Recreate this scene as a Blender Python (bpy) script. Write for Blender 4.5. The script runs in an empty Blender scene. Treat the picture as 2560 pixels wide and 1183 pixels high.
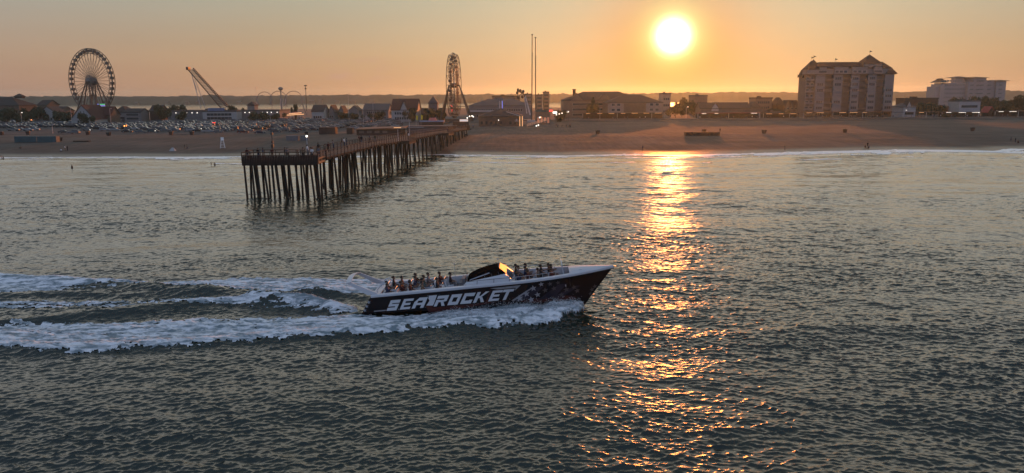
import bpy, bmesh, math, random
import numpy as np
from mathutils import Vector, Matrix, Quaternion
R = math.radians
SC = bpy.context.scene
COL = SC.collection
# ------------------------------------------------------------------ camera
CAM_H = 18.0
FPX = 1971.0            # focal length in photo pixels (photo 2560 x 1183)
PITCH, ROLL = R(10.1), R(0.34)
CAM = Vector((0.0, 0.0, CAM_H))
_F = Vector((0, math.cos(PITCH), -math.sin(PITCH)))
_R0 = Vector((1, 0, 0)); _U0 = Vector((0, math.sin(PITCH), math.cos(PITCH)))
_R = _R0*math.cos(ROLL) - _U0*math.sin(ROLL)
_U = _R0*math.sin(ROLL) + _U0*math.cos(ROLL)
cd = bpy.data.cameras.new('camera'); cam = bpy.data.objects.new('camera', cd); COL.objects.link(cam)
cd.sensor_width = 36.0; cd.lens = 36.0*FPX/2560.0; cd.clip_start = 0.5; cd.clip_end = 40000
cam.matrix_world = Matrix(((_R.x, _U.x, -_F.x, 0), (_R.y, _U.y, -_F.y, 0), (_R.z, _U.z, -_F.z, CAM_H), (0, 0, 0, 1)))
SC.camera = cam

def ray(px, py):
    return _F*FPX + _R*(px-1280.0) - _U*(py-591.5)
def g(px, py, z=0.0):                       # the spot on level z that a measured photo point belongs to
    d = ray(px, py); t = (z-CAM_H)/d.z
    return CAM + d*t
def pt(px, py, Y):                          # the spot at distance Y
    d = ray(px, py); return CAM + d*(Y/d.y)
def mpp(Y):                                 # metres per photo pixel at distance Y
    return Y*math.cos(PITCH)/FPX
def proj(x, y, z):
    z = z-CAM_H
    f = x*_F.x+y*_F.y+z*_F.z
    f = np.maximum(f, 1e-3)
    return 1280+FPX*(x*_R.x+y*_R.y+z*_R.z)/f, 591.5-FPX*(x*_U.x+y*_U.y+z*_U.z)/f

# ------------------------------------------------------------------ sun and sky
SUN = ray(1683, 90).normalized()
SUN_EL = math.asin(SUN.z); SUN_AZ = math.atan2(SUN.x, SUN.y)
SUN_STRENGTH, SUN_COL = 2.3, (1.0, 0.25, 0.045)
SKY_GAIN = 1.0
EXPOSURE = 0.0
HAZE_DENSITY, HAZE_ANISO, HAZE_COL = 0.00009, 0.74, (0.66, 0.95, 0.98)
sl = bpy.data.lights.new('sun', 'SUN'); sl.energy = SUN_STRENGTH; sl.angle = R(0.5); sl.color = SUN_COL
so = bpy.data.objects.new('sun', sl); COL.objects.link(so)
so.rotation_euler = SUN.to_track_quat('Z', 'Y').to_euler(); so.location = (60, 300, 80)

W = bpy.data.worlds.new('World'); SC.world = W; W.use_nodes = True
nt = W.node_tree; nt.nodes.clear()
def N(t, **k):
    n = nt.nodes.new(t)
    for a, b in k.items(): setattr(n, a, b)
    return n
def lk(a, b): nt.links.new(a, b)
def M(op, a, b=None, c=None, clamp=False):
    n = N('ShaderNodeMath', operation=op, use_clamp=clamp)
    for i, v in enumerate((a, b, c)):
        if v is None: continue
        if isinstance(v, (int, float)): n.inputs[i].default_value = v
        else: lk(v, n.inputs[i])
    return n.outputs[0]
def ramp(fac, stops, interp='LINEAR'):
    n = N('ShaderNodeValToRGB'); n.color_ramp.interpolation = interp
    e = n.color_ramp.elements
    while len(e) < len(stops): e.new(0.5)
    for i, (p, c) in enumerate(stops):
        e[i].position = p; e[i].color = (*c, 1)
    lk(fac, n.inputs[0]); return n.outputs[0]
def mixc(fac, a, b, mode='MIX'):
    n = N('ShaderNodeMix', data_type='RGBA', blend_type=mode, clamp_result=False)
    for s, v in ((n.inputs[0], fac), (n.inputs[6], a), (n.inputs[7], b)):
        if isinstance(v, (int, float)): s.default_value = v
        elif isinstance(v, tuple): s.default_value = (*v, 1)
        else: lk(v, s)
    return n.outputs[2]
tc = N('ShaderNodeTexCoord'); sep = N('ShaderNodeSeparateXYZ'); lk(tc.outputs['Generated'], sep.inputs[0])
dz = sep.outputs[2]
elev = M('DIVIDE', M('ARCSINE', M('MAXIMUM', M('MINIMUM', dz, 1.0), 0.0)), math.pi/2)    # 0 horizon .. 1 zenith
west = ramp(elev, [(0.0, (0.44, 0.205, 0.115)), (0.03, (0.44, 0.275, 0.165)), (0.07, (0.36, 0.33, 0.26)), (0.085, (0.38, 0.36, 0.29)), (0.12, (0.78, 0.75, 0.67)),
                   (0.20, (0.78, 0.77, 0.73)), (0.31, (0.26, 0.285, 0.29)), (0.5, (0.15, 0.19, 0.24)), (0.7, (0.22, 0.29, 0.39)), (1.0, (0.27, 0.36, 0.54))])  # bright low band and dim upper west are invented to shape water reflections
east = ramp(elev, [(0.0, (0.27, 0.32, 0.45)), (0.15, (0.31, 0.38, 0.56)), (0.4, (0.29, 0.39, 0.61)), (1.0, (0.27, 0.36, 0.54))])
dotn = N('ShaderNodeVectorMath', operation='DOT_PRODUCT'); lk(tc.outputs['Generated'], dotn.inputs[0])
dotn.inputs[1].default_value = tuple(SUN)
cosang = dotn.outputs['Value']
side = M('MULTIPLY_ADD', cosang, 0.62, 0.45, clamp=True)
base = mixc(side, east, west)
ang = M('MULTIPLY', M('ARCCOSINE', M('MINIMUM', cosang, 1.0)), 180/math.pi)               # degrees from the sun
def expfall(w, p=1.0):
    return M('POWER', math.e, M('MULTIPLY', M('POWER', M('DIVIDE', ang, w), p), -1.0))
glow0 = mixc(1.0, (0.26, 0.24, 0.13), expfall(19.0, 1.2), 'MULTIPLY')
glow1 = mixc(1.0, (0.0, 0.30, 0.27), expfall(4.6, 1.5), 'MULTIPLY')
glow2 = mixc(1.0, (0.40, 0.80, 0.30), expfall(1.9, 2.0), 'MULTIPLY')
glow3 = mixc(1.0, (7.0, 6.5, 4.5), expfall(0.86, 2.2), 'MULTIPLY')
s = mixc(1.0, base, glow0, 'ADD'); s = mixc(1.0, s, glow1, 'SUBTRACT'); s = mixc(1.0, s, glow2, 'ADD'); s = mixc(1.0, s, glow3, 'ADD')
# thin evening cloud bank low over the horizon
mp = N('ShaderNodeMapping'); mp.inputs['Scale'].default_value = (26, 26, 95); lk(tc.outputs['Generated'], mp.inputs[0])
nz = N('ShaderNodeTexNoise'); nz.inputs['Scale'].default_value = 1.0; nz.inputs['Detail'].default_value = 6; lk(mp.outputs[0], nz.inputs[0])
def band(v, lo, hi, soft):
    a = N('ShaderNodeMapRange', interpolation_type='SMOOTHSTEP'); a.inputs[1].default_value = lo-soft; a.inputs[2].default_value = lo+soft; lk(v, a.inputs[0])
    b = N('ShaderNodeMapRange', interpolation_type='SMOOTHSTEP'); b.inputs[1].default_value = hi-soft; b.inputs[2].default_value = hi+soft; lk(v, b.inputs[0])
    return M('SUBTRACT', a.outputs[0], b.outputs[0])
c1, c2 = pt(745, 175, 1000.), pt(960, 130, 1000.)
d1 = (c1-CAM).normalized(); d2 = (c2-CAM).normalized()
cl = M('MULTIPLY', band(sep.outputs[0], d1.x, d2.x, 0.02), band(dz, 0.012, 0.047, 0.012))
nzm = N('ShaderNodeMapRange'); nzm.inputs[1].default_value = 0.47; nzm.inputs[2].default_value = 0.68; lk(nz.outputs[0], nzm.inputs[0])
cl = M('MULTIPLY', M('MULTIPLY', cl, nzm.outputs[0]), 0.60)
mp2 = N('ShaderNodeMapping'); mp2.inputs['Scale'].default_value = (2.2, 2.2, 26); lk(tc.outputs['Generated'], mp2.inputs[0])
nz2 = N('ShaderNodeTexNoise'); nz2.inputs['Scale'].default_value = 1.0; nz2.inputs['Detail'].default_value = 5; lk(mp2.outputs[0], nz2.inputs[0])
var = M('MULTIPLY_ADD', nz2.outputs[0], 0.16, 0.92)
s = mixc(1.0, s, var, 'MULTIPLY')
s = mixc(cl, s, (0.50, 0.29, 0.22))
sky = N('ShaderNodeTexSky', sky_type='NISHITA', sun_disc=False)
sky.sun_elevation = SUN_EL; sky.sun_rotation = SUN_AZ; sky.dust_density = 2.0; sky.air_density = 1.0
nis = mixc(1.0, sky.outputs[0], (0.004, 0.004, 0.004), 'MULTIPLY')
s = mixc(1.0, s, nis, 'ADD')
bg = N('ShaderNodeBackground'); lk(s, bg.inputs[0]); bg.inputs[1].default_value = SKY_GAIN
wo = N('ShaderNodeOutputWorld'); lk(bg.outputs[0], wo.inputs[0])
W.cycles.sampling_method = 'MANUAL'; W.cycles.sample_map_resolution = 2048
vs = SC.view_settings
vs.view_transform = 'Standard'; vs.look = 'None'; vs.gamma = 1.0; vs.use_curve_mapping = False; vs.exposure = EXPOSURE
cy = SC.cycles
cy.max_bounces = 6; cy.diffuse_bounces = 2; cy.glossy_bounces = 3; cy.transmission_bounces = 4; cy.volume_bounces = 0; cy.transparent_max_bounces = 8
cy.sample_clamp_direct = 12.0; cy.sample_clamp_indirect = 3.0; cy.caustics_reflective = False; cy.caustics_refractive = False
cy.use_denoising = True; cy.denoiser = 'OPENIMAGEDENOISE'; cy.denoising_input_passes = 'RGB_ALBEDO_NORMAL'; cy.denoising_prefilter = 'ACCURATE'
rng = random.Random(7); nr = np.random.default_rng(11)

# ------------------------------------------------------------------ helpers
def mat(name, col, rough=0.75, var=0.18, scale=0.6, metal=0.0, bump=0.0, bscale=8.0, spec=0.4, emit=None, emit_s=1.0, coat=0.0):
    m = bpy.data.materials.new(name); m.use_nodes = True
    t = m.node_tree; b = t.nodes['Principled BSDF']
    b.inputs['Roughness'].default_value = rough; b.inputs['Metallic'].default_value = metal
    b.inputs['Specular IOR Level'].default_value = spec; b.inputs['Coat Weight'].default_value = coat
    if emit:
        b.inputs['Emission Color'].default_value = (*emit, 1); b.inputs['Emission Strength'].default_value = emit_s
    tcn = t.nodes.new('ShaderNodeTexCoord')
    n = t.nodes.new('ShaderNodeTexNoise'); n.inputs['Scale'].default_value = scale; n.inputs['Detail'].default_value = 5
    t.links.new(tcn.outputs['Object'], n.inputs[0])
    r = t.nodes.new('ShaderNodeValToRGB'); e = r.color_ramp.elements
    e[0].position = .3; e[1].position = .7
    e[0].color = (*[c*(1-var) for c in col], 1); e[1].color = (*[min(1, c*(1+var)) for c in col], 1)
    t.links.new(n.outputs[0], r.inputs[0]); t.links.new(r.outputs[0], b.inputs['Base Color'])
    if bump:
        n2 = t.nodes.new('ShaderNodeTexNoise'); n2.inputs['Scale'].default_value = bscale; n2.inputs['Detail'].default_value = 6
        t.links.new(tcn.outputs['Object'], n2.inputs[0])
        bp = t.nodes.new('ShaderNodeBump'); bp.inputs['Strength'].default_value = 0.8; bp.inputs['Distance'].default_value = bump
        t.links.new(n2.outputs[0], bp.inputs['Height']); t.links.new(bp.outputs[0], b.inputs['Normal'])
    return m
def link(o, parent=None):
    COL.objects.link(o)
    if parent is not None: o.parent = parent
    return o
def tag(o, label=None, cat=None, group=None, kind=None):
    if label: o['label'] = label
    if cat: o['category'] = cat
    if group: o['group'] = group
    if kind: o['kind'] = kind
    return o
def thing(name, label, cat, loc=(0, 0, 0), rz=0.0, group=None):
    o = bpy.data.objects.new(name, None); o.empty_display_size = 0.5
    link(o); o.location = loc; o.rotation_euler = (0, 0, rz)
    return tag(o, label, cat, group)
class MB:
    def __init__(s): s.v = []; s.f = []; s.m = []; s.mi = 0
    def add(s, vs, fs):
        o = len(s.v); s.v += [tuple(v) for v in vs]
        for f in fs: s.f.append([i+o for i in f]); s.m.append(s.mi)
        return s
    def hexa(s, p):                                    # 8 corners: bottom ring, top ring
        return s.add(p, [(3, 2, 1, 0), (4, 5, 6, 7), (0, 1, 5, 4), (1, 2, 6, 5), (2, 3, 7, 6), (3, 0, 4, 7)])
    def box(s, lo, hi):
        x0, y0, z0 = lo; x1, y1, z1 = hi
        return s.hexa([(x0, y0, z0), (x1, y0, z0), (x1, y1, z0), (x0, y1, z0), (x0, y0, z1), (x1, y0, z1), (x1, y1, z1), (x0, y1, z1)])
    def obox(s, c, sx, sy, sz, rz=0.0):                # centre of the base, size, turn
        ca, sa = math.cos(rz), math.sin(rz); P = []
        for z in (0, sz):
            for a, b in ((-1, -1), (1, -1), (1, 1), (-1, 1)):
                x, y = a*sx/2, b*sy/2
                P.append((c[0]+x*ca-y*sa, c[1]+x*sa+y*ca, c[2]+z))
        return s.hexa(P)
    def tube(s, p, q, r, r2=None, n=6, caps=True):
        p = Vector(p); q = Vector(q); r2 = r if r2 is None else r2
        d = (q-p)
        if d.length < 1e-6: return s
        d.normalize(); a = d.orthogonal().normalized(); b = d.cross(a)
        vs = []
        for c, rr in ((p, r), (q, r2)):
            for i in range(n):
                t = 2*math.pi*i/n; vs.append(c+a*(rr*math.cos(t))+b*(rr*math.sin(t)))
        fs = [(i, (i+1) % n, n+(i+1) % n, n+i) for i in range(n)]
        if caps: fs += [tuple(range(n-1, -1, -1)), tuple(range(n, 2*n))]
        return s.add(vs, fs)
    def path(s, pts, r, n=6, closed=False):
        pts = [Vector(p) for p in pts]; L = len(pts); vs = []; pa = None
        for i, p in enumerate(pts):
            d = (pts[(i+1) % L]-pts[i-1]) if closed else (pts[min(i+1, L-1)]-pts[max(i-1, 0)])
            d.normalize()
            a = (pa - d*pa.dot(d)) if pa is not None else d.orthogonal()
            if a.length < 1e-6: a = d.orthogonal()
            a.normalize(); pa = a; b = d.cross(a)
            for k in range(n):
                t = 2*math.pi*k/n; vs.append(p+a*(r*math.cos(t))+b*(r*math.sin(t)))
        fs = []
        for i in range(L if closed else L-1):
            j = (i+1) % L
            for k in range(n): fs.append((i*n+k, i*n+(k+1) % n, j*n+(k+1) % n, j*n+k))
        if not closed: fs += [tuple(range(n-1, -1, -1)), tuple(range((L-1)*n, L*n))]
        return s.add(vs, fs)
    def ball(s, c, r, n=8, sq=(1, 1, 1), lo=0.0):      # uv ball; lo > 0 keeps only the upper share
        vs, fs = [], []; m = max(3, n//2)
        for i in range(m+1):
            th = math.pi*(1-lo)*i/m
            for k in range(n):
                t = 2*math.pi*k/n
                vs.append((c[0]+r*sq[0]*math.sin(th)*math.cos(t), c[1]+r*sq[1]*math.sin(th)*math.sin(t), c[2]+r*sq[2]*math.cos(th)))
        for i in range(m):
            for k in range(n): fs.append((i*n+k, (i+1)*n+k, (i+1)*n+(k+1) % n, i*n+(k+1) % n))
        return s.add(vs, fs)
    def prism(s, poly, y0, y1):                        # (x, z) outline pushed along y
        n = len(poly)
        return s.add([(x, y0, z) for x, z in poly]+[(x, y1, z) for x, z in poly],
                     [tuple(range(n)), tuple(range(2*n-1, n-1, -1))]+[(i, i+n, (i+1) % n+n, (i+1) % n) for i in range(n)])
    def mesh(s, name, mats):
        me = bpy.data.meshes.new(name); me.from_pydata(s.v, [], s.f)
        for m in (mats if isinstance(mats, (list, tuple)) else [mats]): me.materials.append(m)
        me.polygons.foreach_set('material_index', s.m); me.update()
        bm = bmesh.new(); bm.from_mesh(me); bmesh.ops.recalc_face_normals(bm, faces=bm.faces); bm.to_mesh(me); bm.free()
        return me
    def build(s, name, mats, parent=None, smooth=False):
        o = bpy.data.objects.new(name, s.mesh(name, mats)); link(o, parent)
        if smooth: o.data.polygons.foreach_set('use_smooth', [True]*len(o.data.polygons))
        return o
def np_mesh(name, co, quads, m, smooth=True):
    me = bpy.data.meshes.new(name)
    me.vertices.add(len(co)); me.vertices.foreach_set('co', np.ascontiguousarray(co, dtype=np.float32).ravel())
    k = len(quads); w = quads.shape[1]
    me.loops.add(k*w); me.loops.foreach_set('vertex_index', np.ascontiguousarray(quads, dtype=np.int32).ravel())
    me.polygons.add(k); me.polygons.foreach_set('loop_start', np.arange(0, k*w, w, dtype=np.int32))
    if smooth: me.polygons.foreach_set('use_smooth', np.ones(k, dtype=bool))
    me.update(calc_edges=True); me.materials.append(m)
    o = bpy.data.objects.new(name, me); link(o); return o
def grid_quads(nrow, ncol):
    i = np.arange((nrow-1)*(ncol-1)); r, c = i//(ncol-1), i % (ncol-1); a = r*ncol+c
    return np.stack([a, a+1, a+ncol+1, a+ncol], 1)
def inst(name, me, parent=None, loc=(0, 0, 0), rz=0.0, sc=None, mats=None):
    o = bpy.data.objects.new(name, me); link(o, parent); o.location = loc; o.rotation_euler = (0, 0, rz)
    if sc is not None: o.scale = (sc, sc, sc) if isinstance(sc, (int, float)) else sc
    if mats:
        for i, m in mats.items(): o.material_slots[i].link = 'OBJECT'; o.material_slots[i].material = m
    return o
def vnoise(x, y, seed=0):                              # smooth value noise
    r = np.random.default_rng(seed).random((256, 256))
    xi = np.floor(x).astype(int); yi = np.floor(y).astype(int); fx = x-xi; fy = y-yi
    fx = fx*fx*(3-2*fx); fy = fy*fy*(3-2*fy)
    a = r[yi % 256, xi % 256]; b = r[yi % 256, (xi+1) % 256]; c = r[(yi+1) % 256, xi % 256]; d = r[(yi+1) % 256, (xi+1) % 256]
    return (a*(1-fx)+b*fx)*(1-fy)+(c*(1-fx)+d*fx)*fy
def fbm(x, y, seed=0, o=4):
    s = 0; a = 0.5; t = 0
    for i in range(o): s = s+a*vnoise(x*2**i+17*i, y*2**i+5*i, seed+i); t += a; a *= 0.55
    return s/t

# shared materials
mBlack = mat('black gelcoat', (0.008, 0.009, 0.012), 0.34, 0.2, spec=.18)
mWhite = mat('white gelcoat', (0.52, 0.53, 0.56), 0.4, 0.05)
mPaintW = mat('white siding paint', (0.33, 0.325, 0.32), 0.7, 0.1)
mCream = mat('cream stucco', (0.22, 0.19, 0.17), 0.85, 0.1)
mGreyW = mat('grey siding', (0.15, 0.15, 0.155), 0.8, 0.15)
mTan = mat('tan siding', (0.145, 0.112, 0.092), 0.85, 0.15)
mDarkW = mat('dark boarded wall', (0.10, 0.075, 0.06), 0.85, 0.2)
mRoofD = mat('dark shingles', (0.04, 0.032, 0.03), 0.9, 0.3, 2.0)
mRoofR = mat('red brown shingles', (0.065, 0.024, 0.019), 0.9, 0.3, 2.0)
mRoofG = mat('grey shingles', (0.075, 0.072, 0.072), 0.85, 0.2, 2.0)
mGlass = mat('dark window glass', (0.03, 0.033, 0.038), 0.08, 0.2, spec=0.6)
mTrim = mat('white trim', (0.42, 0.41, 0.40), 0.6, 0.08)
mSteel = mat('painted steel', (0.42, 0.42, 0.43), 0.45, 0.12, metal=0.3)
mDark = mat('dark metal', (0.035, 0.032, 0.03), 0.5, 0.25)
mWood = mat('weathered timber', (0.062, 0.041, 0.028), 0.85, 0.35, 1.4, bump=0.02)
mPile = mat('tarred pile timber', (0.016, 0.012, 0.010), 0.8, 0.4, 1.2, bump=0.02)
mLamp = mat('lit lamp', (1, .95, .85), 0.5, 0, emit=(1.0, 0.90, 0.76), emit_s=2.2)
mWarm = mat('lit warm tube', (1, .6, .3), 0.5, 0, emit=(1.0, 0.50, 0.22), emit_s=1.1)
mRed = mat('lit red tube', (1, .1, .1), 0.5, 0, emit=(1.0, 0.06, 0.04), emit_s=2.5)
mBlueL = mat('lit blue tube', (.3, .3, 1), 0.5, 0, emit=(0.25, 0.28, 1.0), emit_s=1.6)
mRubber = mat('tyre rubber', (0.012, 0.012, 0.012), 0.9, 0.1)
mYellow = mat('yellow sail cloth', (0.75, 0.55, 0.03), 0.8, 0.1)
mTeal = mat('blue green painted steel', (0.045, 0.085, 0.095), 0.6, 0.2)
mBrownB = mat('brown painted boards', (0.06, 0.035, 0.028), 0.8, 0.25)
mRedB = mat('red awning canvas', (0.30, 0.05, 0.045), 0.85, 0.15)

# ------------------------------------------------------------------ sea
def ocean_tile(Ln, n, lam_lo, lam_hi, lam_p, wdir, spread, std, seed, chop):
    r = np.random.default_rng(seed)
    k1 = 2*np.pi*np.fft.fftfreq(n, Ln/n); kx, ky = np.meshgrid(k1, k1)
    k = np.hypot(kx, ky); k[0, 0] = 1
    kp = 2*np.pi/lam_p
    S = k**-4.0*np.exp(-1.25*(kp/k)**2)
    c = (kx*wdir[0]+ky*wdir[1])/k
    S = S*(np.abs(c)**spread)*np.where(c < 0, 0.35, 1.0)+S*0.012
    S = S*((k > 2*np.pi/lam_hi) & (k < 2*np.pi/lam_lo)); S[0, 0] = 0
    h = (r.normal(size=(n, n))+1j*r.normal(size=(n, n)))*np.sqrt(S)
    z = np.real(np.fft.ifft2(h)); f = std/z.std()
    dx = np.real(np.fft.ifft2(1j*kx/k*h))*f*chop; dy = np.real(np.fft.ifft2(1j*ky/k*h))*f*chop
    return (Ln, n, z*f, dx, dy)
def sample(T, x, y):
    Ln, n, z, dx, dy = T
    u = (x/Ln*n) % n; v = (y/Ln*n) % n
    i = np.floor(u).astype(int); j = np.floor(v).astype(int); fu = u-i; fv = v-j
    i %= n; j %= n; i2 = (i+1) % n; j2 = (j+1) % n
    w = ((1-fu)*(1-fv), fu*(1-fv), (1-fu)*fv, fu*fv)
    return [a[j, i]*w[0]+a[j, i2]*w[1]+a[j2, i]*w[2]+a[j2, i2]*w[3] for a in (z, dx, dy)]
T_FINE = ocean_tile(41.0, 640, 0.20, 2.4, 0.84, (0.40, -0.92), 3.4, 0.0265, 3, 1.3)
T_FINB = ocean_tile(53.0, 640, 0.24, 2.6, 0.76, (-0.20, -0.98), 3.4, 0.023, 4, 1.3)
T_MID = ocean_tile(73.0, 512, 1.2, 9.0, 4.2, (-0.1, -0.995), 4.0, 0.030, 5, 1.0)
T_LONG = ocean_tile(211.0, 256, 7.0, 40.0, 15.0, (0.1, -0.995), 5.0, 0.065, 9, 0.7)

# shoreline measured along the photo, as y over x
_sh = [g(px, py, 0.05) for px, py in ((-500, 392), (0, 393), (300, 392), (600, 391), (850, 391), (1000, 389), (1100, 386), (1250, 388), (1400, 389), (1560, 386), (1700, 387), (1850, 384), (2000, 380), (2100, 377), (2250, 374), (2400, 375), (2480, 377), (2520, 373), (2700, 372), (3200, 368))]
SHX = np.array([-900.]+[p.x for p in _sh]+[900.]); SHY = np.array([_sh[0].y]+[p.y for p in _sh]+[_sh[-1].y])
def shore(x): return np.interp(x, SHX, SHY)+1.2*(fbm(np.asarray(x)/9.0, np.zeros_like(x), 41)-0.5)*2

# wake ridges: measured crest lines, height, half width
def gl(*p): return np.array([[g(a, b).x, g(a, b).y] for a, b in p])
RIDGES = [
    (gl((890, 778), (800, 764), (740, 756), (640, 750)), 0.75, 1.0, 1), (gl((640, 750), (520, 756), (400, 768), (250, 785), (0, 806), (-300, 830)), 0.36, 1.0, 1),
    (gl((660, 748), (500, 739), (300, 734), (150, 736), (0, 742), (-300, 750)), 0.28, 1.0, 1),
    (gl((880, 737), (700, 738), (560, 734), (400, 724), (250, 713), (100, 704), (0, 700), (-300, 690)), 0.55, 1.2, 1),
    (gl((1440, 772), (1400, 795), (1280, 812), (1150, 814), (1000, 827), (850, 836), (600, 850), (300, 868), (100, 878), (0, 874), (-300, 892)), 0.38, 1.1, 1),
    (gl((900, 784), (700, 778), (500, 784), (300, 796), (0, 812), (-300, 840)), -0.22, 1.6, 1),
    (gl((1130, 778), (1040, 784), (960, 790), (905, 793)), -0.26, 0.9, 1),
    (gl((900, 752), (760, 742), (560, 742)), -0.15, 1.4, 1)]
def ridge_z(x, y):
    out = np.zeros_like(x)
    m = (x > -75) & (x < 30) & (y > 40) & (y < 100)
    if not m.any(): return out
    X, Y = x[m], y[m]; Z = np.zeros_like(X)
    for pl, h, w, _ in RIDGES:
        best = np.full(X.shape, 1e9); sb = np.zeros_like(X); L = 0.0
        for (ax, ay), (bx, by) in zip(pl[:-1], pl[1:]):
            ux, uy = bx-ax, by-ay; l = math.hypot(ux, uy)
            t = np.clip(((X-ax)*ux+(Y-ay)*uy)/(l*l), 0, 1)
            d = np.hypot(X-ax-t*ux, Y-ay-t*uy)
            k = d < best; best[k] = d[k]; sb[k] = L+t[k]*l; L += l
        wob = 0.75+0.5*vnoise(sb*0.35, np.zeros_like(sb), int(abs(h)*100))
        Z += h*wob*np.exp(-(best/w)**2)*np.clip(sb/2.5, 0.1, 1)
    out[m] = Z; return out
def sea_z(x, y, disp=False):
    sd = shore(x)-y                                    # metres seaward of the shore
    calm = np.clip(sd/40.0, 0.12, 1.0)
    gust = np.clip(0.30+1.40*fbm(x/30.0+y/60, y/16.0, 71, 4), .55, 1.5)
    far = np.clip((y-45)/110.0, 0, 1)
    wa = np.clip(0.62-x/110.0, .25, 1.0)*(.7+.6*fbm(x/18.0, y/12.0, 171, 2)); wb = np.clip(0.72+x/110.0, .35, 1.0)*(.7+.6*fbm(x/15.0, y/11.0, 172, 2))
    a0 = sample(T_FINE, x, y); a1 = sample(T_FINB, x, y); a = [p*wa+q_*wb for p, q_ in zip(a0, a1)]; b = sample(T_MID, x+0.13*y, y); c = sample(T_LONG, x, y)
    ca, sa = math.cos(0.47), math.sin(0.47)
    b2 = sample(T_MID, (x*ca-y*sa)*1.27+31, (x*sa+y*ca)*1.27+17)
    fa = gust*(1-0.52*far)
    z = calm*(a[0]*fa+b[0]*gust*.85+b2[0]*0.5*gust+c[0])
    z = z+ridge_z(x, y)
    # two low breakers rolling onto the beach
    for off, h, w, sd_ in ((5.5, 0.34, 1.5, 3), (15.0, 0.42, 2.4, 4), (30.0, 0.22, 3.5, 6)):
        u = sd-off-5*(fbm(x/30.0, np.zeros_like(x), 90+sd_)-.5)
        z = z+h*(0.25+1.3*np.clip(fbm(x/22.0, np.zeros_like(x)+off, 95)-.35, 0, 1))*np.exp(-(u/w)**2)
    if not disp: return z
    dx = calm*(a[1]*fa+b[1]*gust*.85); dy = calm*(a[2]*fa+b[2]*gust*.85+c[2])
    return z, dx, dy
rows = [-120., -70., -30., 0., 12., 18.]
yy = 21.0
while yy < 262: rows.append(yy); yy *= 1.0017
rows = np.array(rows); NC = 1400
u = np.linspace(-1, 1, NC)
YY = np.repeat(rows[:, None], NC, 1); XX = u[None, :]*(np.abs(YY)*0.80+14.0)
XX = XX + (np.abs(u[None, :]) > 0.997)*np.sign(u[None, :])*900.0
xf, yf = XX.ravel(), YY.ravel()
zf, dxf, dyf = sea_z(xf, yf, True)
far_out = (np.abs(xf) > 400) | (yf < 15)
zf[far_out] = 0; dxf[far_out] = 0; dyf[far_out] = 0
mSea = bpy.data.materials.new('sea water'); mSea.use_nodes = True
t = mSea.node_tree; b = t.nodes['Principled BSDF']
b.inputs['Base Color'].default_value = (0.013, 0.022, 0.015, 1); b.inputs['Roughness'].default_value = 0.12; b.inputs['IOR'].default_value = 1.45
def bump_chain(t, b, specs):
    tcn = t.nodes.new('ShaderNodeTexCoord'); prev = None
    for (sx, sy, det, dist) in specs:
        mp = t.nodes.new('ShaderNodeMapping'); mp.inputs['Scale'].default_value = (sx, sy, sy); t.links.new(tcn.outputs['Object'], mp.inputs[0])
        n = t.nodes.new('ShaderNodeTexNoise'); n.inputs['Scale'].default_value = 1.0; n.inputs['Detail'].default_value = det; t.links.new(mp.outputs[0], n.inputs[0])
        bp = t.nodes.new('ShaderNodeBump'); bp.inputs['Strength'].default_value = 1.0; bp.inputs['Distance'].default_value = dist
        t.links.new(n.outputs[0], bp.inputs['Height'])
        if prev: t.links.new(prev.outputs[0], bp.inputs['Normal'])
        prev = bp
    t.links.new(prev.outputs[0], b.inputs['Normal'])
bump_chain(t, b, ((2.0, 4.6, 4, 0.018), (6.0, 12.0, 3, 0.008)))
sea = np_mesh('sea', np.stack([xf+dxf, yf+dyf, zf], 1), grid_quads(len(rows), NC), mSea)
tag(sea, 'dark rippled sea with the low sun glittering on it', None, None, 'structure')

# foam of the wake: real lumps of white water, cut where the water shows through
mFoam = mat('white water', (0.62, 0.66, 0.70), 0.75, 0.22, 1.5, bump=0.06, bscale=4.0)
_r = [n for n in mFoam.node_tree.nodes if n.type == 'VALTORGB'][0].color_ramp.elements
_r[0].position = .42; _r[0].color = (.19, .24, .26, 1); _r[1].position = .58; _r[1].color = (.78, .80, .82, 1)
_n = [n for n in mFoam.node_tree.nodes if n.type == 'TEX_NOISE'][0]; _n.inputs['Detail'].default_value = 9; _n.inputs['Roughness'].default_value = .62; _n.inputs['Distortion'].default_value = .8
_tc = [n for n in mFoam.node_tree.nodes if n.type == 'TEX_COORD'][0]; _mp = mFoam.node_tree.nodes.new('ShaderNodeMapping'); _mp.inputs['Scale'].default_value = (.38, 1.15, 1.15)
mFoam.node_tree.links.new(_tc.outputs['Object'], _mp.inputs[0]); mFoam.node_tree.links.new(_mp.outputs[0], _n.inputs[0])
mFoamThin = mFoam
def curve(p): a = np.array(p, float); o = np.argsort(a[:, 0]); return a[o, 0], a[o, 1]
NEAR_U = curve([(1462, 752), (1400, 765), (1280, 770), (1150, 776), (1040, 783), (900, 791), (800, 793), (700, 796), (500, 800), (300, 803), (100, 806), (0, 808), (-400, 820)])
NEAR_L = curve([(1462, 766), (1440, 785), (1400, 806), (1340, 814), (1280, 822), (1220, 822), (1150, 820), (1080, 826), (1000, 834), (850, 842), (700, 852), (600, 859), (450, 868), (300, 878), (200, 885), (100, 888), (0, 880), (-400, 905)])
FAR_U = curve([(1110, 700), (1000, 695), (900, 695), (760, 696), (600, 697), (500, 702), (400, 706), (300, 705), (200, 700), (100, 694), (0, 691), (-400, 680)])
FAR_L = curve([(1110, 712), (1000, 728), (900, 738), (760, 738), (600, 735), (480, 729), (380, 721), (280, 719), (190, 721), (100, 727), (0, 735), (-400, 749)])
MID_U = curve([(895, 770), (840, 762), (780, 752), (700, 746), (600, 744), (450, 747), (300, 750), (0, 752), (-400, 755)])
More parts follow.
